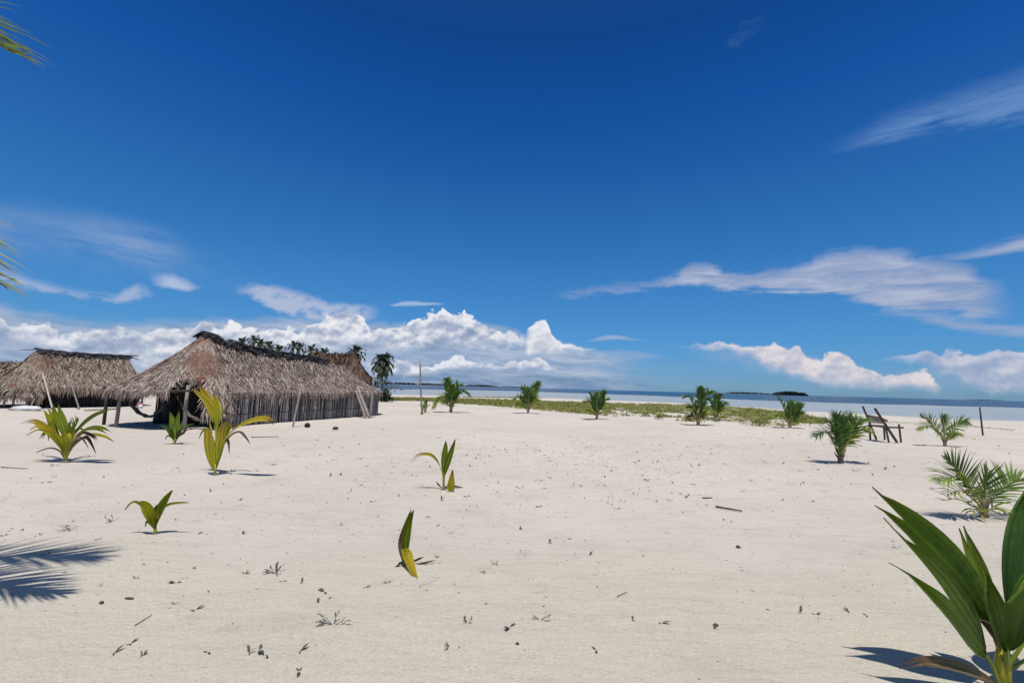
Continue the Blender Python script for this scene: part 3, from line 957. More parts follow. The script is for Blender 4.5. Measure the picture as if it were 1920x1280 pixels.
# bushy one at far left
seedling('coconut_seedling', (122, 866), 'bushy green and orange coconut seedling in front of the left hut', [
    dict(p=[(0, -8, 0), (2, -40, 0.02), (-4, -70, 0.04), (-14, -95, 0.06), (-18, -112, 0.04)], w=8.9, n=(0.2, -1, 0.3), split=0.7, pl=5, tone=0.35, st=0.25, sp=0.7),
    dict(p=[(0, -8, 0), (-6, -36, 0.03), (-20, -62, 0.05), (-30, -90, 0.05), (-40, -104, 0.03)], w=5.9, n=(0.3, -1, 0.3), split=0.7, pl=4, tone=0.49, st=0.3, sp=1.0),
    dict(p=[(0, -8, 0), (-10, -36, -0.05), (-30, -58, -0.1), (-55, -75, -0.14), (-80, -74, -0.14)], w=5.9, n=(0, -0.7, 1), split=0.7, pl=4, tone=0.69, st=0.3, sp=0.9, label='orange tinged leaf'),
    dict(p=[(0, -8, 0), (-8, -30, -0.08), (-26, -52, -0.15), (-50, -60, -0.2), (-72, -50, -0.22)], w=3.0, n=(0, -0.6, 1), k='strap', tone=0.57),
    dict(p=[(2, -8, 0), (12, -44, 0.02), (34, -70, 0.04), (58, -88, 0.05), (84, -98, 0.04)], w=6.3, n=(-0.3, -1, 0.6), split=0.85, pl=4, tone=0.29, st=0.3, sp=0.6),
    dict(p=[(2, -8, 0), (14, -42, -0.06), (40, -60, -0.1), (66, -62, -0.14), (86, -52, -0.15)], w=6.7, n=(0, -0.7, 1), split=0.75, pl=5, tone=0.37, st=0.28, sp=0.9),
    dict(p=[(2, -8, 0), (14, -36, -0.04), (34, -54, -0.1), (52, -48, -0.14), (62, -38, -0.15)], w=3.3, n=(0, -0.6, 1), split=0.8, pl=3, tone=0.92, m='dry', st=0.3),
    dict(p=[(2, -10, 0), (6, -46, 0.1), (12, -66, 0.14), (18, -82, 0.14)], w=6.7, n=(0, -1, 0.3), split=0.6, pl=5, tone=0.31, st=0.3, sp=1.3, rag=0.2),
    dict(p=[(0, -6, 0), (2, -28, -0.04), (3, -44, -0.05), (4, -58, -0.04)], w=10.4, n=(0, -1, 0.4), split=0.9, pl=6, tone=0.53, st=0.1, sp=1.2, pk=0.7),
    dict(p=[(0, -4, 0), (-10, -20, -0.05), (-26, -26, -0.1), (-44, -22, -0.12), (-54, -18, -0.12)], w=1.5, k='strap', tone=0.95, m='dry', n=(0, -0.4, 1)),
    dict(p=[(2, -10, 0.05), (16, -36, 0.2), (30, -46, 0.3), (44, -26, 0.35)], w=2.6, k='strap', tone=0.87, m='dry', n=(0, -0.4, 1)),
    dict(p=[(0, -8, 0.05), (-12, -40, 0.2), (-34, -56, 0.35), (-48, -40, 0.4)], w=3.7, n=(0, 0.4, 1), split=0.8, pl=4, tone=0.42, st=0.3),
    dict(p=[(0, -8, 0.05), (8, -40, 0.2), (26, -62, 0.4), (44, -50, 0.5)], w=4.4, n=(0, 0.4, 1), split=0.8, pl=4, tone=0.37, st=0.3),
    dict(p=[(2, -10, 0.03), (8, -40, 0.03), (16, -62, 0.02), (24, -80, 0.0)], k='fr', l=22, cnt=7, lw=1.6, tone=0.35, n=(0, -1, 0.2), a0=40, a1=10, st=0.4),
    dict(p=[(2, -8, 0), (16, -30, 0.02), (44, -50, 0.02), (72, -48, 0.0), (92, -38, 0.0)], w=4.5, k='strap', tone=0.55, n=(0, -0.5, 1)),
    dict(p=[(0, -8, 0), (-14, -36, 0.02), (-34, -56, 0.02), (-52, -66, 0.0), (-66, -60, 0.0)], w=4.0, k='strap', tone=0.62, n=(0, -0.5, 1)),
    dict(p=[(0, -8, 0), (-10, -44, 0.05), (-26, -74, 0.05), (-30, -60, 0.02), (-31, -40, 0.0)], w=3.0, k='strap', tone=0.4),
    dict(p=[(2, -8, 0), (20, -36, -0.05), (40, -46, -0.06), (50, -34, -0.06), (58, -16, -0.06)], w=3.0, k='strap', tone=0.95, m='dry'),
], husk=0.06, stemr=0.022, stemh=22)

seedling('coconut_seedling', (328, 832), 'small green seedling with a V of two upright leaves in front of the hut porch', [
    dict(p=[(0, -4, 0), (0, -20, 0), (-3, -38, 0.02), (-9, -60, 0.03)], w=7, n=(0.1, -1, 0.3), split=1.0, pl=4, tone=0.24, st=0.15, pk=0.45),
    dict(p=[(0, -4, 0), (1, -20, 0), (4, -38, 0.02), (8, -61, 0.03)], w=7, n=(-0.1, -1, 0.3), split=1.0, pl=4, tone=0.22, st=0.15, pk=0.45),
    dict(p=[(0, -4, 0), (-6, -18, -0.05), (-16, -30, -0.1), (-28, -36, -0.12)], w=4, k='strap', tone=0.12, n=(0, -0.7, 1)),
    dict(p=[(0, -4, 0), (8, -18, 0.04), (18, -32, 0.08), (36, -38, 0.1)], w=4, k='strap', tone=0.14, n=(0, -0.7, 1)),
    dict(p=[(0, -4, 0), (9, -16, -0.04), (18, -22, -0.06), (24, -34, -0.08)], w=3.5, k='strap', tone=0.95, m='dry'),
    dict(p=[(0, -3, 0), (-8, -14, -0.04), (-14, -15, -0.05), (-18, -8, -0.05)], w=1.6, k='strap', tone=0.95, m='dry'),
    dict(p=[(0, -4, 0), (3, -20, 0.1), (10, -30, 0.2), (14, -44, 0.25)], w=4, k='strap', tone=0.16),
], husk=0.05, stemr=0.016, stemh=10)

seedling('coconut_seedling', (290, 1003), 'small yellow-green seedling with one upright pointed leaf, nearest at left', [
    dict(p=[(0, -2, 0), (2, -22, 0.01), (10, -44, 0.02), (22, -66, 0.02), (34, -84, 0.01)], w=9.5, n=(-0.2, -1, 0.35), split=1.0, pl=5, tone=0.40, st=0.12, pk=0.5),
    dict(p=[(0, -2, 0), (-2, -22, -0.01), (-8, -40, -0.03), (-18, -56, -0.04), (-30, -62, -0.04)], w=9, n=(0.2, -1, 0.45), split=0.85, pl=5, tone=0.52, st=0.12, sp=0.6, pk=0.5),
    dict(p=[(-4, -30, 0), (-16, -50, -0.02), (-32, -61, -0.03), (-44, -60, -0.03), (-55, -48, -0.03)], w=2.6, k='strap', tone=0.55, n=(0, -0.6, 1)),
    dict(p=[(4, -30, 0), (14, -48, 0.01), (28, -57, 0.02), (46, -60, 0.02), (64, -61, 0.02)], w=3.2, k='strap', tone=0.48, n=(0, -0.6, 1)),
    dict(p=[(0, -14, 0), (-8, -22, -0.01), (-14, -26, -0.02), (-17, -16, -0.02)], w=2.2, k='strap', tone=0.5),
    dict(p=[(2, -6, 0), (1, -26, 0.02), (3, -46, 0.02), (6, -58, 0.0)], w=7, n=(0, -1, 0.3), split=1.0, pl=4, tone=0.46, st=0.1, pk=0.4),
], husk=0.022, stemr=0.008, stemh=12)

seedling('coconut_seedling', (830, 918), 'little seedling with two upright green leaves, one bent leaf and a folded yellow leaf', [
    dict(p=[(2, -2, 0), (2, -26, 0), (2, -52, 0.02), (5, -76, 0.02), (6, -92, 0.02)], w=5.5, n=(0.1, -1, 0.3), split=1.0, pl=3, tone=0.26, st=0.25, pk=0.5),
    dict(p=[(2, -2, 0), (3, -24, 0), (8, -46, 0.0), (16, -70, 0.0), (24, -95, 0.0)], w=6, n=(-0.2, -1, 0.3), split=1.0, pl=3, tone=0.24, st=0.25, pk=0.5),
    dict(p=[(1, -4, 0), (-1, -34, -0.02), (-12, -56, -0.03), (-26, -66, -0.05), (-46, -64, -0.06), (-58, -52, -0.06)], w=3.8, n=(0, -0.6, 1), split=0.62, pl=3, tone=0.58, st=0.3, sp=1.5, stalk=1.2),
    dict(p=[(4, -2, 0), (10, -8, -0.06), (17, -16, -0.10), (18, -34, -0.12), (19, -38, -0.12)], w=2.5, k='strap', tone=0.5, m='dry'),
    dict(p=[(17, 6, -0.10), (16, -4, -0.105), (17, -18, -0.12), (19, -38, -0.115)], w=7, n=(0, -1, 0.3), split=1.0, pl=3, tone=0.68, fold=0.6, st=0.0, pk=0.45, label='yellow folded leaf resting its tip on the sand'),
    dict(p=[(0, -2, 0), (12, -8, 0.1), (26, -6, 0.15), (40, -4, 0.2)], w=2, k='strap', tone=0.9, m='dry'),
    dict(p=[(0, -2, 0), (-8, -10, 0.03), (-12, -16, 0.05)], w=1.5, k='strap', tone=0.9, m='dry'),
], husk=0.03, stemr=0.008, stemh=8)

seedling('coconut_seedling', (762, 1062), 'withered seedling with narrow upright green leaf and a yellow leaf bent to the ground', [
    dict(p=[(-2, 0, 0), (-2, -22, 0), (0, -52, 0.0), (6, -86, 0.0), (14, -106, 0.0)], w=7.5, n=(0, -1, 0.2), split=1.0, pl=4, tone=0.36, fold=0.4, st=0.1, pk=0.5),
    dict(p=[(-4, 0, 0.01), (-8, -20, 0.01), (-10, -46, 0.02), (-2, -76, 0.02), (9, -108, 0.02)], w=5.5, n=(0.3, -1, 0.1), split=1.0, pl=3, tone=0.85, fold=0.4, st=0.1, pk=0.5, m='dry', label='purplish dry half of the upright leaf'),
    dict(p=[(2, -26, -0.02), (-3, -26, -0.04), (2, -22, -0.05), (8, -4, -0.12), (16, 18, -0.22), (22, 33, -0.32)], w=9.5, n=(0.1, -1, 0.3), split=1.0, pl=3, tone=0.64, fold=0.1, st=0.0, pk=0.25, label='yellow leaf bent down with its tip in the sand'),
    dict(p=[(-4, -8, 0), (-12, -6, -0.02), (-16, -2, -0.03), (-22, 0, -0.03)], w=1.8, k='strap', tone=0.9, m='dry'),
    dict(p=[(-6, 0, 0), (-10, 8, -0.06), (-4, 18, -0.16), (4, 32, -0.28)], w=2.4, k='strap', tone=0.9, m='dry', n=(0, -0.5, 1)),
    dict(p=[(6, -6, 0.02), (22, -14, 0.05), (32, -18, 0.08)], w=2.0, k='strap', tone=0.95, m='dry'),
    dict(p=[(6, 0, 0.0), (30, -6, 0.04), (44, -10, 0.06), (54, -12, 0.08)], w=1.4, k='strap', tone=0.95, m='dry'),
], husk=0.026, stemr=0.007, stemh=10)


# ---------------------------------------------------------------- young palms
LWF = 0.46
def young_palm(base, label, specs, ll, cnt, extra=0, trunk_h=12, trunk_r=None, tone=0.15, lw=2.2, group='young coconut palms', name='young_palm', seed=0, mat='frond'):
    random.seed(seed + int(base[0]))
    o, b = plant_root(name, *base, label, 'palm', group)
    D = b.y; k = D / F
    tr = (trunk_r or 3.0) * k
    mb = MB()
    top = b + Vector((0, 0, trunk_h * k))
    mb.tube([b + Vector((0, 0, -0.05)), b + Vector((0, 0, 0.02)), b.lerp(top, 0.5) + Vector((0.2 * tr, 0, 0)), top], [tr * 1.4, tr * 1.25, tr, tr * 0.6], 9)
    for q in range(7):      # old petiole bases fanning from the trunk
        an = q * 2.4
        c = Vector((math.cos(an), math.sin(an), 0))
        z = trunk_h * k * (0.25 + 0.6 * q / 7)
        mb.tube([b + Vector((0, 0, z * 0.5)), b + c * tr * 1.1 + Vector((0, 0, z + trunk_h * k * 0.25)), b + c * tr * 2.4 + Vector((0, 0, z + trunk_h * k * 0.6))], [tr * 0.6, tr * 0.45, tr * 0.15], 5)
    mb.build('trunk', M['trunk'], o, True, b)
    for sp in specs:
        tx, ty, dd = sp[0], sp[1], sp[2]
        tn = sp[3] if len(sp) > 3 else tone
        arch = sp[4] if len(sp) > 4 else 0.25
        t0 = Vector((0, 0, -trunk_h))
        # control points in px space: rises first then bends over to the tip
        p0 = (0, -trunk_h * 0.5, 0)
        ln = math.hypot(tx, ty)
        p1 = (tx * 0.25, ty * 0.35 - ln * arch * 0.45, dd * 0.25)
        p2 = (tx * 0.62, ty * 0.72 - ln * arch * 0.55, dd * 0.62)
        p3 = (tx, ty, dd)
        pts = [off(b, D, *q) for q in (p0, p1, p2, p3)]
        mb = MB()
        frond(mb, pts, sp[6] if len(sp) > 6 else cnt, ll * k * random.uniform(0.9, 1.1), lw * k * LWF, tn, sp[5] if len(sp) > 5 else 0.16, 1.6 * k, 0.28, sp[7] if len(sp) > 7 else (0, -0.35, 1), 62, 16, 0.1, 4, 0.1)
        mb.build('frond', M[mat], o, False, b)
    for q in range(extra):
        an = random.uniform(0, 2 * math.pi)
        r = random.uniform(0.45, 0.85)
        hgt = max(abs(s[1]) for s in specs)
        tx = math.cos(an) * hgt * r * 0.8; dd = math.sin(an) * hgt * r * k
        ty = -hgt * random.uniform(0.3, 0.85)
        ln = math.hypot(tx, ty)
        pts = [off(b, D, *p) for p in ((0, -trunk_h * 0.5, 0), (tx * 0.25, ty * 0.4 - ln * 0.12, dd * 0.25), (tx * 0.65, ty * 0.85 - ln * 0.15, dd * 0.65), (tx, ty, dd))]
        mb = MB()
        frond(mb, pts, cnt, ll * k * 0.9, lw * k * LWF, tone + random.uniform(-0.05, 0.15), 0.18, 1.6 * k, 0.28, (0, -0.3, 1), 62, 16, 0.1, 3, 0.12)
        mb.build('frond', M[mat], o, False, b)
    return o


UPC = (0, -1, 0.25)
young_palm((845, 773), 'young palm with a drooping yellow-green frond, first right of the tall thin pole',
           [(-33, -8, -0.5, 0.45, 0.8, 0.6), (-28, -20, 0.1, 0.48, 0.7, 0.6), (-8, -62, 0.1, 0.25, 0.08), (4, -50, -0.1, 0.15, 0.05), (34, -32, 0.0, 0.1, 0.6, 0.5, 20), (20, -50, 0.1, 0.15, 0.4, 0.3), (12, -18, -0.3, 0.6, 0.3, 0.3)], 17, 18, 0, 22, 2.6, seed=1, lw=3.1)
young_palm((990, 775), 'young palm with one tall frond leaning right, before the creeper strip',
           [(-26, -26, -0.1, 0.15, 0.55, 0.4), (20, -58, 0.1, 0.2, 0.05, 0.1, 16, UPC), (-12, -46, 0, 0.15, 0.25), (4, -44, -0.3, 0.2, 0.2), (20, -24, -0.2, 0.5, 0.5, 0.4), (-20, -12, -0.3, 0.5, 0.5)], 15, 16, 0, 16, 2.2, seed=2, lw=3.1)
young_palm((1119, 786), 'short fan-shaped young palm standing alone in the middle of the creeper strip',
           [(-14, -48, 0, 0.12, 0.12), (16, -51, 0, 0.12, 0.12), (1, -50, -0.2, 0.15, 0.05), (-22, -32, -0.1, 0.15, 0.4), (20, -36, 0.1, 0.16, 0.35), (-18, -14, -0.5, 0.45, 0.4)], 15, 16, 0, 20, 2.2, seed=3, lw=3.1)
young_palm((1309, 797), 'tallest young palm on the creeper strip, with a curled top frond and dark trunk',
           [(-26, -52, 0.0, 0.08, 0.45, 0.45), (32, -58, 0.0, 0.08, 0.5, 0.5), (6, -72, -0.1, 0.08, 0.1, 0.3), (-20, -32, -0.4, 0.12, 0.5, 0.4), (16, -30, -0.4, 0.2, 0.5, 0.4), (-15, -16, -0.3, 0.9, 0.5, 0.5), (12, -22, 0.2, 0.4, 0.5, 0.4)], 16, 18, 0, 30, 2.6, tone=0.1, seed=4, lw=3.1)
young_palm((1342, 788), 'shaggy low young palm just behind and right of the tallest young palm',
           [(-16, -38, 0.1, 0.06, 0.35, 0.4), (22, -28, 0.0, 0.06, 0.55, 0.5), (4, -48, 0.1, 0.06, 0.2, 0.3), (12, -20, -0.3, 0.15, 0.5, 0.4)], 14, 14, 0, 14, 2.0, tone=0.1, seed=5, lw=3.1)
young_palm((1481, 802), 'young palm at the right end of the creeper strip below the taller islet',
           [(-24, -58, 0.0, 0.1, 0.1, 0.2), (22, -44, 0, 0.12, 0.15), (4, -48, -0.2, 0.12, 0.1), (25, -26, -0.1, 0.22, 0.45, 0.3), (-28, -20, -0.2, 0.4, 0.5, 0.4), (24, -10, -0.3, 0.45, 0.5, 0.4)], 16, 17, 0, 22, 2.2, tone=0.14, seed=6, lw=3.1)
young_palm((1576, 868), 'thick bushy young palm with feathery fronds in front of the wooden chair',
           [(-46, -50, -0.1, 0.12, 0.6, 0.45), (-28, -78, 0.05, 0.12, 0.35, 0.3), (-6, -88, 0.15, 0.15, 0.12), (18, -84, 0.1, 0.14, 0.15, 0.12, 24, UPC), (46, -78, 0.0, 0.2, 0.35), (50, -58, -0.15, 0.52, 0.45, 0.35), (4, -66, -0.25, 0.1, 0.3), (-20, -64, -0.3, 0.1, 0.4)], 28, 26, 0, 20, 4.0, tone=0.11, lw=2.5, seed=7)
young_palm((1772, 836), 'open grey-green young palm between the wooden chair and the short pole',
           [(-46, -58, 0.0, 0.2, 0.12, 0.15, 18, UPC), (-4, -56, 0.1, 0.2, 0.08, 0.1, 14, UPC), (42, -46, 0.05, 0.25, 0.3, 0.2, 16, UPC), (-50, -30, -0.1, 0.35, 0.5, 0.35), (26, -20, -0.2, 0.4, 0.4, 0.4)], 20, 18, 0, 18, 2.4, tone=0.22, lw=2.2, seed=8)
young_palm((1846, 970), 'young palm with a wide spiky fan of leaflets, nearest palm at the right edge',
           [(-74, -112, 0.0, 0.22, 0.08, 0.05, 24, UPC), (4, -82, 0.06, 0.2, 0.03, 0.03, 16, UPC), (-84, -68, -0.08, 0.38, 0.45, 0.3, 20), (84, -66, 0.0, 0.34, 0.35, 0.2, 20), (-70, -44, -0.15, 0.55, 0.4, 0.25, 10), (-80, -32, -0.12, 0.35, 0.25, 0.12, 5), (28, -14, -0.1, 0.5, 0.6, 0.4, 6), (-22, -12, -0.1, 0.6, 0.6, 0.4, 5)], 48, 24, 0, 34, 5.0, tone=0.12, lw=3.4, seed=9)
# sprout beside the tall pole
young_palm((797, 774), 'tiny green sprout at the foot of the tall thin pole',
           [(-8, -14, 0.1, 0.45, 0.3), (3, -24, 0.0, 0.3, 0.1), (7, -14, -0.1, 0.45, 0.3)], 7, 8, 0, 3, 1.2, tone=0.4, name='palm_sprout', group=None, seed=10)

# ---------------------------------------------------------------- palm just outside the left edge, its frond tips and shadows in view
def big_palm():
    random.seed(77)
    base = Vector((-6.3, 2.8, 0)); base.z = gz(base.x, base.y)
    o = empty('coconut_palm', base)
    tag(o, 'coconut palm mostly outside the left edge, only green and straw frond tips in view', 'palm')
    top = base + Vector((0.25, 0.0, 3.1))
    mb = MB()
    n = 24
    pts = [base + (top - base) * (i / n) + Vector((0, 0, -0.1 if i == 0 else 0)) for i in range(n + 1)]
    mb.tube(pts, [0.20 - 0.07 * i / n + 0.012 * (i % 2) for i in range(n + 1)], 12)
    mb.build('trunk', M['trunk'], o, True, base)
    t1 = dep(24, 100, 3.1); t2 = dep(-2, 532, 2.95); t3 = dep(-150, 560, 2.55)
    tips = [(t1, 0.85, 0.32), (t2, 0.55, 0.7)]
    for i, an in enumerate([118, 150, 190, 225, 265, 295, 320]):
        tips.append((top + Vector((math.cos(R(an)) * 2.6, math.sin(R(an)) * 2.6, random.uniform(-0.4, 1.0))), 0.8, 0.2))
    for i, (tp, arch, tn) in enumerate(tips):
        v = tp - top
        p1 = top + v * 0.3 + Vector((0, 0, arch * 0.6)); p2 = top + v * 0.68 + Vector((0, 0, arch * 0.75))
        mb = MB()
        frond(mb, [top, p1, p2, tp], 46, 0.62, 0.016, tn, 0.10 if i < 2 else 0.22, 0.03, 0.22, (0, 0, 1), 62, 14, 0.08, 5, 0.2)
        mb.build('frond', M['frond'], o, False, base)


big_palm()


# ---------------------------------------------------------------- distant coconut palms
def far_palm(px, pyc, D, label, group, rpx=19, lean=0.0, nfr=22):
    random.seed(int(px * 7))
    c = dep(px, pyc, D); k = D / F
    base = Vector((c.x - lean * k, D, 0))
    o = empty('coconut_palm', base)
    tag(o, label, 'palm', group)
    mb = MB()
    n = 10
    pts = [base + Vector((lean * k * (i / n) ** 1.6, 0, c.z * i / n)) for i in range(n + 1)]
    mb.tube(pts, [0.22 - 0.08 * i / n for i in range(n + 1)], 6)
    mb.build('trunk', M['trunk'], o, True, base)
    mb = MB()
    Rr = rpx * k
    for i in range(nfr):
        an = i * 2.399 + random.uniform(-0.2, 0.2)
        e = 1.25 - (2.1 if nfr < 40 else 2.6) * (i / nfr) + random.uniform(-0.15, 0.15)
        L = Rr * random.uniform(0.85, 1.15)
        d = Vector((math.cos(an) * math.cos(e), math.sin(an) * math.cos(e), math.sin(e)))
        p1 = c + d * L * 0.4 + Vector((0, 0, 0.10 * L)); p2 = c + d * L * 0.78 + Vector((0, 0, -0.02 * L)); p3 = c + d * L + Vector((0, 0, -0.3 * L))
        frond(mb, [c, p1, p2, p3], 14, L * 0.30, 0.13, 0.1 + 0.6 * (i / nfr) ** 3, 0.5, 0.05, 0.12, (0, 0, 1), 65, 20, 0.1, 2, 0.12, -0.1)
    mb.build('crown', M['far_frond'], o, False, base)


far_palm(667, 662, 110, 'tall coconut palm rising behind the right end of the brown thatched roof', None, 19, 6)
far_palm(719, 680, 112, 'leafier coconut palm standing clear just right of the thatched roofs', None, 23, 0, 50)
GP = 'distant coconut palms behind the thatched hut'
for i, (x, y) in enumerate([(434, 646), (452, 644), (474, 642), (492, 645), (508, 652), (528, 650), (552, 648), (561, 654), (580, 658), (604, 660), (632, 662)]):
    random.seed(i + 400)
    far_palm(x + random.uniform(-5, 5), y + random.uniform(-3, 9), 112 + (i * 37) % 40, 'dark green distant coconut palm crown showing above the thatched hut ridge', GP, 12 + (i * 5) % 7, random.uniform(-4, 4), 16)


# ---------------------------------------------------------------- bushes
def bush(px, py, wpx, hpx, label, tone=0.3, n=500, name='shrub', mat='creeper', leaf=1.6):
    o, b = plant_root(name, px, py, label, 'shrub')
    D = b.y; k = D / F
    random.seed(int(px))
    mb = MB()
    for i in range(7):
        an = i * 2.4
        mb.tube([b, b + Vector((math.cos(an) * wpx * k * 0.25, math.sin(an) * wpx * k * 0.25, hpx * k * 0.6))], [0.015, 0.006], 4)
    mb.build('stem', M['twig'], o, False, b)
    mb = MB()
    for i in range(n):
        d = Vector((random.gauss(0, 0.42), random.gauss(0, 0.42), 0))
        z = random.random() ** 0.7 * hpx * k * max(0.15, 1 - d.length ** 2 * 0.8) * random.uniform(0.6, 1.1)
        p = b + Vector((d.x * wpx * k * 0.6, d.y * wpx * k * 0.6, z))
        s = leaf * k * random.uniform(0.6, 1.3)
        nn = Vector((random.gauss(0, 0.6), random.gauss(0, 0.6), 1)).normalized()
        a = nn.orthogonal().normalized(); a.rotate(Matrix.Rotation(random.uniform(0, 6.28), 3, nn)); c = nn.cross(a)
        mb.add([p - a * s, p + c * s * 0.45, p + a * s, p - c * s * 0.45], [(0, 1, 2, 3)], None, min(1, max(0, tone + random.gauss(0, 0.12))))
    mb.build('foliage', M[mat], o, False, b)


bush(1292, 789, 26, 13, 'low round green shrub on the sand just left of the tallest young palm', 0.32, 420)
bush(1424, 798, 34, 17, 'olive shrubby clump left of the palm at the right end of the creeper strip', 0.28, 520)
bush(1236, 783, 16, 9, 'tiny green tuft on the sand at the front of the creeper strip', 0.35, 160)
bush(722, 753, 26, 27, 'dark bush beyond the right corner of the thatched hut', 0.0, 900, mat='far_frond', leaf=2.2)
bush(712, 733, 62, 34, 'dark green thicket under the leafier coconut palm', 0.0, 500, mat='far_frond', leaf=2.2)


# ---------------------------------------------------------------- creeper strip (ground cover)
def creeper():
    random.seed(5)
    topb = [(640, 744), (730, 747), (800, 747.5), (900, 749), (1000, 752), (1100, 756), (1200, 757.5), (1300, 759.5), (1400, 766), (1480, 774), (1540, 787)]
    botb = [(640, 750), (730, 751), (800, 752), (850, 756), (900, 760), (1000, 768), (1100, 777), (1200, 784), (1300, 792), (1400, 797), (1480, 800), (1540, 794)]
    tx = [a for a, _ in topb]; ty = [b for _, b in topb]; by = [b for _, b in botb]; bx = [a for a, _ in botb]
    mb = MB()
    cnt = 0
    tries = 0
    while cnt < 9000 and tries < 90000:
        tries += 1
        x = random.uniform(650, 1545)
        y0 = np.interp(x, tx, ty); y1 = np.interp(x, bx, by)
        # sample uniformly on the ground rather than in the picture
        q0 = at(x, y0, 0); q1 = at(x, y1, 0)
        t = random.random()
        p = q1.lerp(q0, t)
        t2 = (p.y - q1.y) / max(0.1, q0.y - q1.y)
        dens = 0.95 if t2 > 0.25 else 0.25 + 2.0 * t2
        if x > 1150: dens *= 0.75
        nzv = fnoise(p.x, p.y, 0.45, 3) + 0.6 * fnoise(p.x, p.y, 1.4, 8)
        if x > 1120: ok = nzv > -0.22 + (0.3 if t2 < 0.35 else 0)
        else: ok = nzv > -0.7
        if not ok or random.random() > dens: continue
        cnt += 1
        brown = fnoise(p.x, p.y, 0.16, 20)
        tone = 0.38 + 0.35 * max(0, brown) * 2 + random.gauss(0, 0.06)
        if x > 1330 and x < 1420: tone += 0.28
        if x < 830: tone += 0.25
        r = random.uniform(0.12, 0.34)
        h = random.uniform(0.05, 0.22)
        for j in range(11):
            d = Vector((random.gauss(0, 1), random.gauss(0, 1), 0)) * r * 0.7
            z = h * random.random()
            c = p + d + Vector((0, 0, z + gz(p.x, p.y)))
            s = random.uniform(0.045, 0.10)
            nn = Vector((random.gauss(0, 0.7), random.gauss(0, 0.7), 1)).normalized()
            a = nn.orthogonal().normalized(); a.rotate(Matrix.Rotation(random.uniform(0, 6.28), 3, nn)); e = nn.cross(a)
            mb.add([c - a * s, c + e * s * 0.6, c + a * s, c - e * s * 0.6], [(0, 1, 2, 3)], None, min(1, max(0, tone + random.gauss(0, 0.08))))
    # sparse beachward drift line of dry weed on the right
    for i in range(500):
        x = random.uniform(1600, 1900)
        y = np.interp(x, [1600, 1700, 1770, 1900], [792, 792, 796, 806]) + random.gauss(0, 1.2)
        p = at(x, y, 0); p.z = gz(p.x, p.y) - 0.01
        for j in range(3):
            c = p + Vector((random.gauss(0, .2), random.gauss(0, .2), random.uniform(0.01, .04)))
            s = random.uniform(0.02, 0.06)
            a = Vector((random.gauss(0, 1), random.gauss(0, 1), 0.2)).normalized(); e = a.cross(Vector((0, 0, 1))).normalized()
            mb.add([c - a * s, c + e * s * 0.5, c + a * s, c - e * s * 0.5], [(0, 1, 2, 3)], None, random.uniform(0.8, 1))
    for i in range(260):
        x = random.uniform(860, 1010)
        p = at(x, random.gauss(745.5 + (x - 860) * 0.01, 0.5), -0.1); p.z = -0.12
        for j in range(4):
            c = p + Vector((random.gauss(0, .4), random.gauss(0, .4), random.uniform(0.05, .22)))
            s = random.uniform(0.05, 0.12)
            a = Vector((random.gauss(0, 1), random.gauss(0, 1), 0.5)).normalized(); e = a.cross(Vector((0, 1, 0))).normalized()
            mb.add([c - a * s, c + e * s * 0.5, c + a * s, c - e * s * 0.5], [(0, 1, 2, 3)], None, random.uniform(0.3, 0.6))
    o = mb.build('beach_creeper', M['creeper'])
    tag(o, 'low green and brown creeper covering the sand in a strip before the water', 'ground cover', kind='stuff')


creeper()


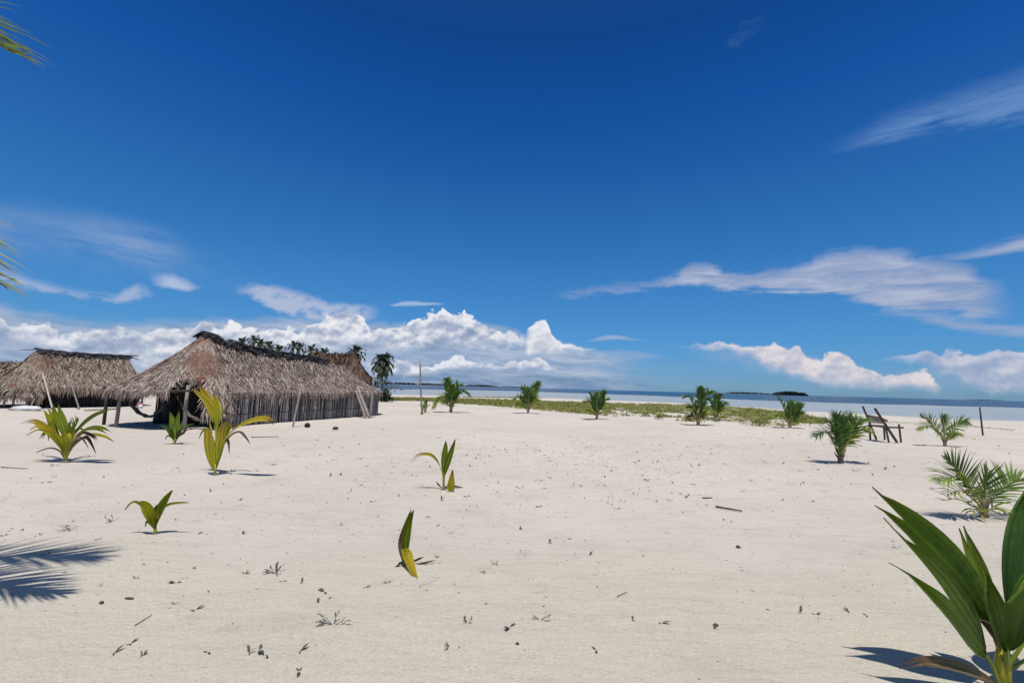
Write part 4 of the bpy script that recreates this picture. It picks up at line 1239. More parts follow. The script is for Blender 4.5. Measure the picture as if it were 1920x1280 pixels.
# ---------------------------------------------------------------- thatched huts
class Hut:
    def __init__(s, name, label, C0, adeg, L, W, porch, eave, ridge, ridge_z, mat, cr=1.4, over=(0.4, 0.4), group='thatched huts'):
        s.C0 = Vector((*C0, 0)); s.a = Vector((math.cos(R(adeg)), math.sin(R(adeg)), 0)); s.b = Vector((-s.a.y, s.a.x, 0))
        s.L, s.W, s.porch = L, W, porch
        s.eave = eave; s.ridge = ridge; s.rz = ridge_z; s.mat = mat
        s.o = empty(name, s.C0)
        tag(s.o, label, 'hut', group)
        s0, s1 = -porch - over[0], L + (over[2] if len(over) > 2 else over[0])
        w0, w1 = -over[1], W + over[1]
        # rounded-rectangle eave outline in (s,w)
        out = []
        r = cr
        for (cs, cw, a0) in ((s0 + r, w0 + r, 180), (s1 - r, w0 + r, 270), (s1 - r, w1 - r, 0), (s0 + r, w1 - r, 90)):
            for i in range(9):
                an = R(a0 + 90 * i / 8)
                out.append((cs + r * math.cos(an), cw + r * math.sin(an)))
        out.append(out[0])
        # arclength table
        s.out = out
        s.cum = [0]
        for i in range(len(out) - 1):
            s.cum.append(s.cum[-1] + math.hypot(out[i + 1][0] - out[i][0], out[i + 1][1] - out[i][1]))
        s.per = s.cum[-1]
        s.tmax = lambda S, w: 1.0

    def P(s, S, w, z):
        return s.C0 + s.a * S + s.b * w + Vector((0, 0, z))

    def ridge_z(s, S):
        f = min(1, max(0, (S - s.ridge[0]) / (s.ridge[1] - s.ridge[0])))
        if len(s.rz) == 2:
            return s.rz[0] + (s.rz[1] - s.rz[0]) * f - 0.08 * math.sin(math.pi * f)
        return float(np.interp(f, [i / (len(s.rz) - 1) for i in range(len(s.rz))], s.rz))

    def edge(s, q):
        q = (q % 1.0) * s.per
        i = int(np.searchsorted(s.cum, q, side='right') - 1); i = min(i, len(s.out) - 2)
        f = (q - s.cum[i]) / max(1e-6, s.cum[i + 1] - s.cum[i])
        return (s.out[i][0] + (s.out[i + 1][0] - s.out[i][0]) * f, s.out[i][1] + (s.out[i + 1][1] - s.out[i][1]) * f)

    def surf(s, q, t):
        es, ew = s.edge(q)
        rs = min(max(es, s.ridge[0]), s.ridge[1])
        f = (rs - s.ridge[0]) / max(0.01, s.ridge[1] - s.ridge[0])
        rz = s.ridge_z(rs)
        S = rs + (es - rs) * t; w = s.W / 2 + (ew - s.W / 2) * t
        z = rz + (s.eave - rz) * t - 0.16 * math.sin(math.pi * min(t, 1)) + 0.05 * fnoise(S, w, 0.9, 3)
        if t > 1: z -= (t - 1) * 1.2
        return s.P(S, w, z), es, ew

    def roof(s, rows=13, per_row=420, slen=0.75, sw=0.028, rust=0.0, rustfn=None, ragged=0.12):
        root = s.o
        mb = MB()
        nq, nt = 120, 8
        vs = []
        for i in range(nq):
            q = i / nq
            es, ew = s.edge(q)
            tm = s.tmax(es, ew)
            for j in range(nt + 1):
                t = min(tm, 1.0) * 0.97 * j / nt
                p, _, _ = s.surf(q, t)
                vs.append(p - Vector((0, 0, 0.07)))
        fs = []
        for i in range(nq):
            i2 = (i + 1) % nq
            for j in range(nt):
                fs.append((i * (nt + 1) + j, i * (nt + 1) + j + 1, i2 * (nt + 1) + j + 1, i2 * (nt + 1) + j))
        mb.add(vs, fs, 0.03, rust)
        for r in range(int(rows * 1.3)):
            tr = (r + 0.3) / rows
            n = int(per_row * (0.35 + 0.65 * min(1, tr)))
            for i in range(n):
                q = (i + random.random()) / n
                t = tr + random.uniform(-0.5, 0.5) / rows
                es, ew = s.edge(q)
                tm = s.tmax(es, ew)
                t = max(0.0, t)
                if t > tm: continue
                p, _, _ = s.surf(q, t)
                p2, _, _ = s.surf(q + random.gauss(0, 0.35) / s.per * 0.4, t + 0.08)
                d = (p2 - p).normalized()
                side = d.cross(Vector((0, 0, 1))).normalized()
                d = (d + side * random.gauss(0, 0.16)).normalized()
                up = side.cross(d).normalized()
                if up.z < 0: up = -up
                L = slen * random.uniform(0.5, 1.25)
                rem = (tm - t)
                _pe, _, _ = s.surf(q, tm)
                dist = (_pe - p).length
                hang = L - dist
                w = sw * random.uniform(0.5, 1.5)
                lift = 0.015 + 0.035 * random.random()
                pp = [p + up * lift, p + d * L * 0.5 + up * (lift + 0.025 * random.random()), p + d * L + up * (0.03 * random.random())]
                if hang > 0:
                    hang = min(hang, ragged * random.uniform(0.3, 2.2))
                    e0 = p + d * max(0, dist)
                    pp = [p + up * lift, e0 + up * lift * 0.6, e0 + Vector((d.x, d.y, 0)) * hang * 0.35 + Vector((0, 0, -hang))]
                tw = random.gauss(0, 0.32)
                sv_ = (side + up * tw).normalized()
                vs = []
                al = []
                for j, (c, ww) in enumerate(zip(pp, (0.7, 1.0, 0.25))):
                    vs += [c - sv_ * w * ww, c + sv_ * w * ww]; al += [j / 2] * 2
                ru = rust if rustfn is None else rustfn(es, ew, t)
                mb.add(vs, [(0, 1, 3, 2), (2, 3, 5, 4)], random.random() ** 0.9, ru, al)
        s.roof_o = mb.build('roof', s.mat, root, False, s.C0)
        return s.roof_o

    def cap(s, lift=0.05, width=0.35, n=46, s0=None, s1=None, bumpy=0.1):
        mb = MB()
        A = s.ridge[0] - 0.3 if s0 is None else s0
        B = s.ridge[1] if s1 is None else s1
        for i in range(n):
            S = A + (B - A) * (i + random.random() * 0.5) / n
            z = s.ridge_z(S) + lift + random.uniform(0, bumpy)
            for sg in (-1, 1):
                w = width * random.uniform(0.6, 1.1)
                p0 = s.P(S, s.W / 2, z); p1 = s.P(S + random.gauss(0, 0.12), s.W / 2 + sg * w * 0.6, z - w * 0.35); p2 = s.P(S + random.gauss(0, 0.2), s.W / 2 + sg * w, z - w * 0.85)
                hw = s.a * random.uniform(0.05, 0.13)
                mb.add([p0 - hw, p0 + hw, p1 - hw, p1 + hw, p2 - hw * 0.6, p2 + hw * 0.6], [(0, 1, 3, 2), (2, 3, 5, 4)])
        # battens lashed along the ridge
        for i in range(9):
            S = A + (B - A) * random.random() * 0.75
            L = random.uniform(0.8, 2.2)
            sg = random.choice((-1, 1)); w = random.uniform(0.02, width * 0.8)
            def zz(S_):
                return s.ridge_z(S_) + lift - w * 0.6 + 0.08
            e = min(S + L, B + 0.3)
            mb.tube([s.P(S, s.W / 2 + sg * w, zz(S) + 0.03), s.P((S + e) / 2, s.W / 2 + sg * w * random.uniform(0.8, 1.2), zz((S + e) / 2)), s.P(e, s.W / 2 + sg * w * random.uniform(0.7, 1.3), zz(e) + 0.04)], 0.025, 5)
        o = mb.build('ridge_cap', M['dark_cap'], None, False, s.C0)
        o.parent = s.roof_o; o.location = (0, 0, 0)
        return o

    def wall(s, A, B, h, mat='stakes', sp=0.05, parent=None, gap=0.012):
        """palisade of stakes from (s,w) A to B"""
        mb = MB()
        a = s.P(*A, 0); b = s.P(*B, 0)
        n = max(2, int((b - a).length / sp))
        nrm = (b - a).cross(Vector((0, 0, 1))).normalized()
        for i in range(n + 1):
            if random.random() < gap: continue
            p = a.lerp(b, i / n) + nrm * random.gauss(0, 0.012)
            g0 = gz(p.x, p.y)
            hh = h * random.uniform(0.93, 1.05)
            lean = (b - a).normalized() * random.gauss(0, 0.03)
            r = sp * random.uniform(0.42, 0.72)
            mb.tube([p + Vector((0, 0, g0 - 0.08)), p + lean * 0.5 + Vector((0, 0, hh * 0.5)) + nrm * random.gauss(0, 0.008), p + lean + Vector((0, 0, hh))], [r, r * 0.95, r * 0.85], 6, random.random() ** 1.3)
        for zf in (0.33, 0.8):
            mb.tube([a + nrm * 0.04 + Vector((0, 0, h * zf)), b + nrm * 0.04 + Vector((0, 0, h * zf))], 0.018, 5)
        return mb.build('wall', M[mat], s.o, False, s.C0)

    def post(s, p0, p1, r=0.055, mat='pole'):
        mb = MB()
        q0, q1 = Vector(p0), Vector(p1)
        md = q0.lerp(q1, 0.5) + Vector((random.gauss(0, 0.015), 0, 0))
        mb.tube([q0 - Vector((0, 0, 0.15)), md, q1], [r * 1.05, r, r * 0.9], 9)
        return mb.build('post', M[mat], s.o, True, s.C0)


# main hut
random.seed(21)
HA = Hut('thatched_hut', 'large grey thatched hut with stake walls and open porch end, nearest of the huts', (-10.0, 16.2), 70.1, 8.7, 3.6, 1.85, 1.17, (0.35, 8.0), (3.30, 3.0, 2.86, 2.82, 2.80, 2.66, 2.52), M['thatch'], 1.5, (0.42, 0.18, 1.15))


def tmA(S, w):
    if w < 0.9 and -1.85 < S < -0.95: return 0.74
    if w < 0.9 and -0.95 <= S < -0.05: return 1.22
    return 1.0 + 0.02 * fnoise(S, w, 1.7)


HA.tmax = tmA
HA.roof(24, 1900, 0.42, 0.0125, 0, lambda es, ew, t: (0.75 if (es < 0.6 and ew < 2.6 and t < 0.62) else 0.12), 0.13)
HA.cap(0.07, 0.30, 70, 0.2, 6.6, 0.10)
HA.wall((0, 0), (8.7, 0), 1.22, 'stakes', 0.042)
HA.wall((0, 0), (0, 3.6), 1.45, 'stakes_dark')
HA.wall((8.7, 0), (8.7, 3.6), 1.3)
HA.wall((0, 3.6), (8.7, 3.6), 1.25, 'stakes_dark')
pA = gp(217, 801); HA.post(pA, dep(228, 728, pA.y + 0.1), 0.055)
pB = gp(346, 806); HA.post(pB, dep(353, 722, pB.y + 0.15), 0.055)
for (S, w, h) in ((-1.7, 3.5, 1.25), (-0.02, 1.2, 1.6)):
    HA.post(HA.P(S, w, 0), HA.P(S, w, h), 0.05, 'wood_dark')
mb = MB()
mb.tube([HA.P(-1.75, 0.0, 1.22), HA.P(-1.8, 1.8, 1.28), HA.P(-1.75, 3.5, 1.22)], 0.04, 7)
for w in (0.0, 3.5):
    mb.tube([HA.P(-1.85, w, 1.25), HA.P(0, w, 1.28)], 0.04, 7)
for i in range(6):
    mb.tube([HA.P(-1.55 + 0.05 * i, 0.35 + i * 0.55, 1.22), HA.P(-0.6, 1.1 + 0.25 * i, 1.72), HA.P(0.4, 1.8, 2.6)], 0.025, 6)
mb.build('porch_frame', M['wood_dark'], HA.o, False, HA.C0)

# second hut, far left
random.seed(22)
HB = Hut('thatched_hut', 'tan thatched hut with ragged thatch drooping to the sand, at the far left', (-23.3, 23.2), 58, 3.9, 3.6, 1.2, 0.98, (-0.2, 3.5), (2.92, 2.84), M['thatch_tan'], 1.5, (0.5, 0.45))


def tmB(S, w):
    if S < -0.4: return 1.14 + 0.06 * fnoise(S, w, 2.0)
    return 1.0 + 0.03 * fnoise(S, w, 1.5)


HB.tmax = tmB
HB.roof(20, 1400, 0.55, 0.018, 0, lambda es, ew, t: (0.5 if t < 0.5 and es < 1 else 0.1), 0.26)
HB.cap(0.04, 0.28, 44, -0.3, 3.8, 0.10)
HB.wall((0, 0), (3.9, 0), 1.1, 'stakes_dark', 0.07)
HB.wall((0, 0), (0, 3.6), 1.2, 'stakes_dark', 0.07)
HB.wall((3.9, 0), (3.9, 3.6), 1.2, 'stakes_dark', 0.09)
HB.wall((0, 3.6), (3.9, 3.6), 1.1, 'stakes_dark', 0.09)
for (S, w) in ((-1.2, 0.1), (-1.3, 1.2), (-1.3, 2.4), (-1.2, 3.5)):
    HB.post(HB.P(S, w, 0), HB.P(S * 0.98, w, 1.15), 0.045, 'pole')

# brown hut behind
random.seed(23)
HC = Hut('thatched_hut', 'rust-brown thatched hut, its roof just showing behind the near hut ridge', (-14.6, 31.0), 8, 4.2, 4.4, 0, 1.7, (0.6, 3.2), (3.95, 3.9), M['thatch_rust'], 0.8, (0.45, 0.4))
HC.roof(9, 300, 0.8, 0.05, 0.0, None, 0.15)
HC.wall((0, 0), (4.2, 0), 1.8, 'stakes', 0.1)
HC.wall((4.2, 0), (4.2, 4.4), 1.8, 'stakes', 0.1)
HC.wall((0, 0), (0, 4.4), 1.8, 'stakes_dark', 0.1)
HC.wall((0, 4.4), (4.2, 4.4), 1.8, 'stakes_dark', 0.1)
# pale hut at the very edge
random.seed(24)
HD = Hut('thatched_hut', 'pale thatched roof slope cut by the left edge, behind the tan hut', (-46.5, 38.0), 40, 4.5, 4.0, 0, 1.3, (0.6, 3.9), (2.85, 2.85), M['thatch_tan'], 0.9, (0.4, 0.4))
HD.roof(7, 200, 0.9, 0.07, 0.0, None, 0.15)
HD.wall((0, 0), (4.5, 0), 1.3, 'stakes', 0.12)
HD.wall((4.5, 0), (4.5, 4.0), 1.3, 'stakes', 0.12)
HD.wall((0, 0), (0, 4.0), 1.3, 'stakes', 0.12)
HD.wall((0, 4.0), (4.5, 4.0), 1.3, 'stakes', 0.12)


# ---------------------------------------------------------------- poles, hammocks and odds and ends round the huts
def rod(name, cat, label, p0, p1, r, mat='pole', r1=None, group=None, sink=0.12, bend=0.0, extra=None):
    p0 = Vector(p0); p1 = Vector(p1)
    mb = MB()
    d = (p1 - p0).normalized()
    n = 6
    sdv = d.cross(Vector((0, 1, 0))).normalized() if abs(d.y) < 0.9 else Vector((1, 0, 0))
    pts = [p0 - d * sink] + [p0.lerp(p1, (i + 1) / n) + sdv * bend * math.sin(math.pi * (i + 1) / n) for i in range(n)]
    r1 = r if r1 is None else r1
    mb.tube(pts, [r + (r1 - r) * i / n + random.uniform(-.06, .06) * r for i in range(n + 1)], 8)
    o = mb.build(name, M[mat], None, True, p0)
    tag(o, label, cat, group)
    return o


random.seed(31)
p = gp(549, 800); rod('leaning_pole', 'pole', 'thin pole leaning on the near hut roof, leftmost of the four along its side wall', p, dep(563, 733, p.y + 0.35), 0.035)
p = gp(686, 784); rod('leaning_pole', 'pole', 'pole leaning left onto the near hut eave, outer one of the crossed pair', p, dep(667, 732, p.y + 0.45), 0.055)
p = gp(693, 784); rod('leaning_pole', 'pole', 'thick pole leaning left onto the near hut eave, inner one of the crossed pair', p, dep(670, 726, p.y + 0.55), 0.075)
p = gp(694, 783); rod('leaning_pole', 'pole', 'upright pole leaning right against the far corner of the near hut', p, dep(701, 706, p.y + 0.45), 0.055)
p = gp(99, 768); rod('leaning_pole', 'pole', 'long pale pole slanting down the front of the tan hut', p, dep(80, 700, p.y + 1.0), 0.035, 'pole_pale')
p = gp(149, 767); rod('leaning_pole', 'pole', 'pole leaning on the tan hut near its side wall', p, dep(131, 712, p.y + 1.0), 0.032, 'pole')
p = gp(56, 767); rod('leaning_pole', 'pole', 'pale pole leaning right against the drooping thatch of the tan hut', p, dep(76, 722, p.y + 0.9), 0.028, 'pole')

p = gp(792, 777); rod('pole', 'pole', 'tall thin grey pole standing in the sand right of the near hut', p, dep(788, 676, p.y), 0.055, 'wood_grey', 0.04, bend=0.04)
p = gp(1843, 816); rod('pole', 'pole', 'short thin dark pole standing in the sand at the right edge', p, dep(1837, 763, p.y), 0.035, 'wood_dark', 0.03)

# hammocks in the porch
def hammock(label, pts, w):
    C = crv(pts, 22)
    mb = MB(); n = len(C); m = 8; vs = []; al = []
    for i, p in enumerate(C):
        f = i / (n - 1)
        ww = w * (0.12 + 0.88 * math.sin(math.pi * f) ** 0.6)
        for j in range(m):
            an = math.pi * (j / (m - 1)) + math.pi
            vs.append(p + Vector((0, math.cos(an) * ww * 0.8, math.sin(an) * ww * 0.55 + 0.02 * math.sin(i * 1.7 + j))))
            al.append(f)
    fs = [(i * m + j, i * m + j + 1, (i + 1) * m + j + 1, (i + 1) * m + j) for i in range(n - 1) for j in range(m - 1)]
    mb.add(vs, fs, 0.6, 0, al)
    o = empty('hammock', C[0]); tag(o, label, 'hammock')
    mb.build('cloth', M['hammock'], o, True, C[0])
    mb = MB(); mb.tube([C[0], C[0] + (C[0] - C[1]).normalized() * 0.25], 0.012, 5); mb.tube([C[-1], C[-1] + (C[-1] - C[-2]).normalized() * 0.25], 0.012, 5)
    mb.build('rope', M['hammock'], o, True, C[0])


hammock('brown hammock sagging from the left porch post of the near hut', [dep(236, 734, 15.2), dep(243, 752, 15.3), dep(258, 770, 15.4), dep(277, 779, 15.5), dep(292, 775, 15.6), dep(312, 758, 15.8)], 0.13)
hammock('grey hammock slung low behind the right porch post of the near hut', [dep(337, 752, 15.4), dep(350, 772, 15.4), dep(368, 784, 15.4), dep(392, 787, 15.4), dep(416, 780, 15.5), dep(432, 752, 15.6)], 0.14)


def lump(name, cat, label, c, sx, sy, sz, mat, seed=0, group=None, amp=0.25):
    mb = MB(); nv, nh = 18, 10; vs = []; fs = []
    for a in range(nh + 1):
        th = math.pi * a / nh
        for k in range(nv):
            ph = 2 * math.pi * k / nv
            d = Vector((math.sin(th) * math.cos(ph), math.sin(th) * math.sin(ph), math.cos(th)))
            f = 1 + amp * mnoise.noise(d * 2.3 + Vector((seed, 0, 0)))
            vs.append(Vector(c) + Vector((d.x * sx * f, d.y * sy * f, d.z * sz * f)))
    for a in range(nh):
        for k in range(nv):
            k2 = (k + 1) % nv
            fs.append((a * nv + k, (a + 1) * nv + k, (a + 1) * nv + k2, a * nv + k2))
    mb.add(vs, fs)
    o = mb.build(name, M[mat], None, True, c)
    if label: tag(o, label, cat, group)
    return o


c = gp(48, 769); lump('white_sheet', 'sheet', 'crumpled white sheet lying on the sand in front of the tan hut', c + Vector((0, 0, 0.05)), 0.62, 0.35, 0.14, 'white', 3, amp=0.5)
rod('log', 'log', 'thin pale log lying on the sand between the two huts', gp(158, 770) + Vector((0, 0, 0.04)), gp(219, 768) + Vector((0, 0, 0.05)), 0.045, 'pole_pale', sink=0.0)
# red and white bundle behind the hammock
c = gp(261, 765)
bd = empty('cloth_bundle', c); tag(bd, 'small red and white cloth bundle on the sand seen through the porch', 'bundle')
q = lump('red_cloth', '', None, c + Vector((0, 0, 0.16)), 0.13, 0.12, 0.20, 'red', 5); q.parent = bd; q.location = Vector(q.location) - Vector(bd.location)
q = lump('white_cloth', '', None, c + Vector((0.13, -0.08, 0.09)), 0.12, 0.11, 0.11, 'white', 6); q.parent = bd; q.location = Vector(q.location) - Vector(bd.location)
q = lump('white_cloth', '', None, c + Vector((0.04, -0.02, 0.40)), 0.055, 0.05, 0.08, 'white', 7); q.parent = bd; q.location = Vector(q.location) - Vector(bd.location)

# red tarp scrap and slats in the torn thatch
mb = MB()
c = dep(372, 722, 15.0)
V = lambda x, y, d=0.0: dep(x, y, 15.0 + d)
mb.add([V(367, 707), V(384, 706), V(385, 710, .05), V(366, 711, .05)], [(0, 1, 2, 3)], 1.0)
mb.add([V(369, 712, .1), V(378, 712, .1), V(377, 722, .2), V(370, 722, .2)], [(0, 1, 2, 3)], 0.3)
o = mb.build('red_cloth', M['red'], None, False, c)
sol = o.modifiers.new('thickness', 'SOLIDIFY'); sol.thickness = 0.012
tag(o, 'faded red cloth hanging in the torn gap of the near hut thatch', 'cloth')
mb = MB()
c = dep(15, 725, 22.6)
V2 = lambda x, y, d=0.0: dep(x, y, 22.2 + d)
mb.add([V2(15, 719), V2(32, 720), V2(31, 727, .05), V2(24, 732, .05), V2(18, 727)], [(0, 1, 2, 3, 4)], 1.0)
o = mb.build('red_cloth', M['red'], None, False, c)
sol = o.modifiers.new('thickness', 'SOLIDIFY'); sol.thickness = 0.012
tag(o, 'faded pinkish red rag caught in the thatch of the tan hut', 'cloth')

# black things stacked in the porch shade
def drum(label, px, py, Y, r, h):
    b = at(px, py, 0); b = Vector((b.x, b.y, gz(b.x, b.y)))
    mb = MB()
    prof_ = [(0, r * 0.9), (0.06, r), (0.3, r * 1.02), (0.34, r * 1.06), (0.38, r * 1.02), (0.62, r * 1.02), (0.66, r * 1.06), (0.7, r * 1.02), (0.93, r), (1.0, r * 0.93)]
    mb.tube([b + Vector((0, 0, h * f)) for f, _ in prof_], [q for _, q in prof_], 16)
    o = mb.build('black_drum', M['black'], None, True, b); tag(o, label, 'drum')


drum('black plastic drum in the shade of the near hut porch', 318, 792, 0, 0.30, 0.85)
drum('low black tub beside the drum under the near hut porch', 300, 792, 0, 0.22, 0.42)
c = gp(576, 801); lump('black_ball', 'ball', 'round black ball on the sand below the near hut side wall', c + Vector((0, 0, 0.07)), 0.10, 0.10, 0.10, 'black', 9, amp=0.03)
c = gp(629, 805); lump('coconut', 'coconut', 'dark brown coconut lying on the sand right of the black ball', c + Vector((0, 0, 0.05)), 0.10, 0.08, 0.06, 'twig', 10)


# ---------------------------------------------------------------- wooden chair
def chair():
    yn, yf = 16.96, 17.8
    root = empty('deck_chair', (14.2, 17.4, gz(14.2, 17.4)))
    tag(root, 'rough dark wooden chair with a high leaning back, on the sand near the water', 'chair')
    N = lambda x, y: dep(x, y, yn)
    Fp = lambda x, y: dep(x, y, yf)

    def bar(name, a, b, w=0.028, mat='wood_dark'):
        mb = MB()
        a = Vector(a); b = Vector(b)
        d = (b - a) / 2; s = d.cross(Vector((0, 1, 0)))
        if s.length < 1e-4: s = Vector((0, 0, 1))
        s = s.normalized() * w; u = d.cross(s).normalized() * w * 0.8
        mb.box((a + b) / 2, (s, u, d))
        ob = mb.build(name, M[mat], root, False, (a + b) / 2)
        bv = ob.modifiers.new('bevel', 'BEVEL'); bv.width = 0.006; bv.segments = 1
        return ob
    bar('back_post', N(1682, 829), N(1640, 765), 0.036)
    bar('back_post', Fp(1643.5, 824), Fp(1617.5, 761), 0.030)
    bar('leg', N(1666.5, 829), N(1661, 802)); bar('leg', N(1689.5, 829.5), N(1685.5, 795))
    bar('leg', Fp(1632, 824), Fp(1630, 797)); bar('leg', Fp(1659, 824.5), Fp(1657, 797))
    bar('seat_rail', N(1656, 800.5), N(1694, 801.5), 0.030); bar('seat_rail', Fp(1627, 797), Fp(1662, 798.5), 0.03)
    bar('armrest', N(1650, 783), N(1664, 789), 0.03)
    # seat slats between the rails
    mb = MB()
    for i in range(4):
        f = i / 3
        a = N(1658, 799).lerp(N(1668, 800), f); b = Fp(1630, 796).lerp(Fp(1641, 797), f)
        mb.box((a + b) / 2, ((b - a) / 2, Vector((0.035, 0, 0)), Vector((0, 0, 0.01))))
    mb.build('seat', M['wood_grey'], root, False, root.location)
    # back boards
    mb = MB()
    for i in range(3):
        f0 = i / 3 + 0.02; f1 = (i + 1) / 3 - 0.02
        A = lambda f: N(1651, 782).lerp(N(1658.5, 794), f); B = lambda f: Fp(1625.5, 778).lerp(Fp(1631, 792), f)
        a0, a1, b0, b1 = A(f0), A(f1), B(f0), B(f1)
        cen = (a0 + a1 + b0 + b1) / 4
        X = (a0 + a1 - b0 - b1) / 4; Z = (a1 + b1 - a0 - b0) / 4
        mb.box(cen, (X, X.cross(Z).normalized() * 0.012, Z))
    mb.build('backrest', M['wood_grey'], root, False, root.location)
    bar('crossbar', N(1652, 783), Fp(1626, 778), 0.022)
    bar('crossbar', N(1662, 801), Fp(1632, 797.5), 0.022)


chair()


# ---------------------------------------------------------------- sprigs, sticks and bits on the sand
def sprig_mesh(seed, n, size, flat=0.5, twigs=False):
    """a few narrow leaves (or short stems carrying leaves) springing from one point"""
    random.seed(seed)
    mb = MB()

    def lf(p, d, L, w, tone):
        sd = d.cross(Vector((0, 0, 1)))
        if sd.length < 0.1: sd = Vector((1, 0, 0))
        sd.normalize()
        m_ = p + d * L * 0.5 + Vector((0, 0, L * 0.10)); e = p + d * L
        mb.add([p - sd * w * 0.3, p + sd * w * 0.3, m_ - sd * w, m_ + Vector((0, 0, -w * 0.5)), m_ + sd * w, e], [(0, 3, 2), (0, 1, 4, 3), (2, 3, 5), (3, 4, 5)], None, tone)
    for i in range(n):
        an = random.uniform(0, 6.28)
        e_ = random.uniform(0.1, 1.15) * (1 - flat * 0.5)
        d = Vector((math.cos(an) * math.cos(e_), math.sin(an) * math.cos(e_), math.sin(e_)))
        L = size * random.uniform(0.55, 1.1)
        if not twigs:
            lf(Vector((0, 0, -0.004)), d, L, L * random.uniform(0.10, 0.17), random.uniform(0, 0.9))
        else:
            mid = d * L * 0.6 + Vector((0, 0, L * 0.08)); tip = d * L
            mb.tube([(0, 0, -0.01), mid, tip], [size * 0.028, size * 0.022, size * 0.012], 4, None, 0.9)
            for j in range(2):
                q = mid.lerp(tip, j * 0.8)
                dd = (d + Vector((random.gauss(0, 0.5), random.gauss(0, 0.5), 0.1))).normalized()
                lf(q, dd, L * random.uniform(0.4, 0.6), L * 0.09, random.uniform(0, 0.8))
    return mb


protos = []
for i in range(7):
    o = sprig_mesh(100 + i, 2 + i % 3, 0.062, 0.45).build('beach_sprig', M['sprig'])
    protos.append(o)
random.seed(9)
spots = []
near = [(45, 990), (10, 1000), (75, 1000), (90, 1040), (255, 1085), (330, 1090), (362, 1065), (330, 1130), (366, 1140), (375, 1000), (405, 965), (450, 940), (455, 1000), (185, 1100), (213, 1223), (245, 1205), (268, 1228), (390, 1223), (467, 1227), (486, 1223), (502, 1235), (562, 1225), (562, 1260), (460, 1073), (530, 1090), (565, 1093), (608, 1108), (595, 1128), (685, 1100), (728, 1092), (905, 1075), (870, 1165), (928, 1058), (975, 990), (986, 1040), (1105, 1040), (1030, 1015), (1068, 1010), (1118, 1225), (1500, 1145), (1530, 1150), (1340, 1180), (1240, 1170), (1186, 1164), (1590, 1145), (1625, 1152), (1680, 1030), (955, 1180), (1280, 960), (1175, 1015), (820, 985), (820, 1045), (845, 1000), (640, 985), (700, 940), (655, 935), (975, 915), (1018, 915), (1275, 925), (912, 910), (934, 905), (735, 885), (700, 885), (685, 875)]
spots += [(x, y, random.uniform(0.7, 1.3)) for x, y in near]
while len(spots) < 285:
    x = random.uniform(0, 1900)
    y = 800 + abs(random.gauss(0, 55)) + (random.random() ** 2) * 60
    if y > 1230 or y < 796: continue
    if x < 520 and y < 850: continue
    if random.random() > (0.35 + 0.65 * math.exp(-((x - 1100) / 420) ** 2)): continue
    spots.append((x, y, random.uniform(0.6, 1.5)))
for i, (x, y, s) in enumerate(spots):
    src = protos[i % len(protos)]
    o = src if i < len(protos) else src.copy()
    if i >= len(protos): sc.collection.objects.link(o)
    p = gp(x, y)
    o.location = p + Vector((0, 0, 0.002))
    o.rotation_euler = (0, 0, random.uniform(0, 6.28))
    s *= 1.0 + 0.03 * max(0, p.y - 5)
    o.scale = (s, s, s * random.uniform(0.7, 1.2))
    tag(o, 'small dull green weed sprig growing on the open sand', 'sprig', 'weed sprigs scattered on the sand')

for (x, y, n, sz, lb) in [(517, 1075, 9, 0.17, 'bushiest grey-green weed tuft on the sand left of the withered seedling'),
                          (625, 1172, 5, 0.19, 'reddish stemmed spreading weed at the bottom centre-left of the sand'),
                          (133, 990, 7, 0.17, 'sprawling dark weed left of the small yellow-green seedling'),
                          (212, 977, 7, 0.16, 'sprawling weed between the left edge and the small yellow-green seedling'),
                          (1013, 1167, 4, 0.14, 'upright forked weed on bare sand right of the withered seedling'),
                          (878, 1168, 5, 0.08, 'compact dark weed sprout directly below the withered seedling'),
                          (843, 1213, 5, 0.10, 'dark upright weed sprout near the bottom edge in the middle')]:
    o = sprig_mesh(int(x), n, sz * 0.52, 0.6, True).build('weed_tuft', M['sprig'])
    o.location = gp(x, y)
    tag(o, lb, 'weed')

random.seed(41)
rod('stick', 'stick', 'straight dark stick lying on the sand right of centre', gp(1342, 950) + Vector((0, 0, .02)), gp(1391, 959) + Vector((0, 0, .02)), 0.014, 'wood_dark', 0.009, sink=0)
rod('stick', 'stick', 'short thin twig lying behind the straight dark stick', gp(1317, 932) + Vector((0, 0, .012)), gp(1336, 932) + Vector((0, 0, .012)), 0.010, 'twig', 0.007, sink=0)
rod('stick', 'stick', 'thin curved straw lying in front of the bent yellow leaf', gp(786, 1103) + Vector((0, 0, .006)), gp(825, 1086) + Vector((0, 0, .006)), 0.003, 'pole_pale', 0.002, sink=0, bend=0.03)
rod('stick', 'stick', 'thin twig on the sand below the frond shadows at left', gp(253, 1172) + Vector((0, 0, .006)), gp(285, 1152) + Vector((0, 0, .006)), 0.003, 'twig', 0.002, sink=0)
rod('stick', 'stick', 'thin pale twig at the centre of the foreground sand', gp(1157, 1121) + Vector((0, 0, .006)), gp(1176, 1112) + Vector((0, 0, .006)), 0.003, 'twig', 0.002, sink=0)
rod('stick', 'stick', 'dry stalk lying on the sand at the left edge beside the bushy seedling', gp(2, 876) + Vector((0, 0, .012)), gp(52, 879) + Vector((0, 0, .012)), 0.008, 'twig', 0.005, sink=0)
rod('stick', 'stick', 'long thin root line on the sand right of the small V-leaved seedling', gp(470, 821) + Vector((0, 0, .012)), gp(522, 820) + Vector((0, 0, .012)), 0.012, 'twig', 0.008, sink=0)
c = gp(1384, 1029); lump('husk_piece', 'husk', 'round dark husk piece on the sand right of centre', c + Vector((0, 0, 0.012)), 0.022, 0.02, 0.016, 'twig', 11)
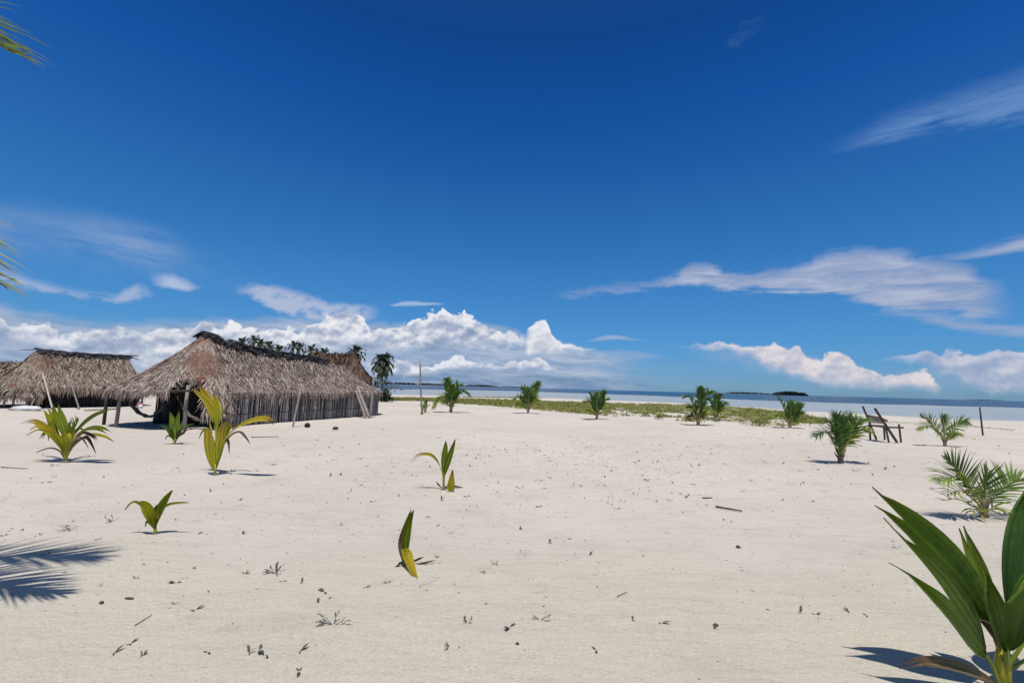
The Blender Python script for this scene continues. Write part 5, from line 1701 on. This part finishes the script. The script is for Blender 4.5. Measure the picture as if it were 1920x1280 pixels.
c = gp(1342, 1174); lump('husk_piece', 'husk', 'dark flat chip low in the right half of the sand', c + Vector((0, 0, 0.008)), 0.02, 0.012, 0.010, 'twig', 12)
c = gp(970, 1214); lump('husk_piece', 'husk', 'small dark pebble-like chip at the bottom centre', c + Vector((0, 0, 0.006)), 0.012, 0.008, 0.008, 'twig', 13)
c = gp(242, 1122); lump('husk_piece', 'husk', 'elongated dark chip beside the frond shadows at left', c + Vector((0, 0, 0.008)), 0.034, 0.008, 0.007, 'twig', 14)
c = gp(190, 1131); lump('husk_piece', 'husk', 'rounded grey chip just below the frond shadows at left', c + Vector((0, 0, 0.008)), 0.016, 0.012, 0.010, 'twig', 15)

# litter too small and too many to count
random.seed(55)
mb = MB()
for i in range(1900):
    x = random.uniform(-100, 2020); y = 795 + abs(random.gauss(0, 110)) + random.random() ** 2 * 150
    if y > 1290: continue
    p = gp(x, y); s = random.uniform(0.002, 0.007) * (1 + 0.07 * p.y)
    an = random.uniform(0, 6.28)
    a = Vector((math.cos(an), math.sin(an), random.gauss(0, .2))); e = Vector((-a.y, a.x, random.gauss(0, .3)))
    c = p + Vector((0, 0, s * 0.4))
    L = random.uniform(0.8, 3.0)
    mb.add([c - a * s * L, c + e * s * 0.5 + Vector((0, 0, s * .3)), c + a * s * L, c - e * s * 0.5], [(0, 1, 2, 3)])
for i in range(1500):
    x = random.gauss(1150, 330); y = 805 + abs(random.gauss(0, 55))
    if x < 520: continue
    c = gp(x, y); s = random.uniform(0.012, 0.030)
    for j in range(random.choice((1, 1, 2, 3))):
        an = random.uniform(0, 6.28); a = Vector((math.cos(an), math.sin(an), random.uniform(0, .8))); e = Vector((-a.y, a.x, 0.1))
        q = c + Vector((random.gauss(0, s * 2), random.gauss(0, s * 2), 0.004))
        mb.add([q, q + a * s * 0.8 + e * s * 0.25, q + a * s * 1.8, q + a * s * 0.8 - e * s * 0.25], [(0, 1, 2, 3)])
o = mb.build('leaf_litter', M['twig']); tag(o, 'fine dark leaf crumbs and bits strewn over the sand', 'litter', kind='stuff')
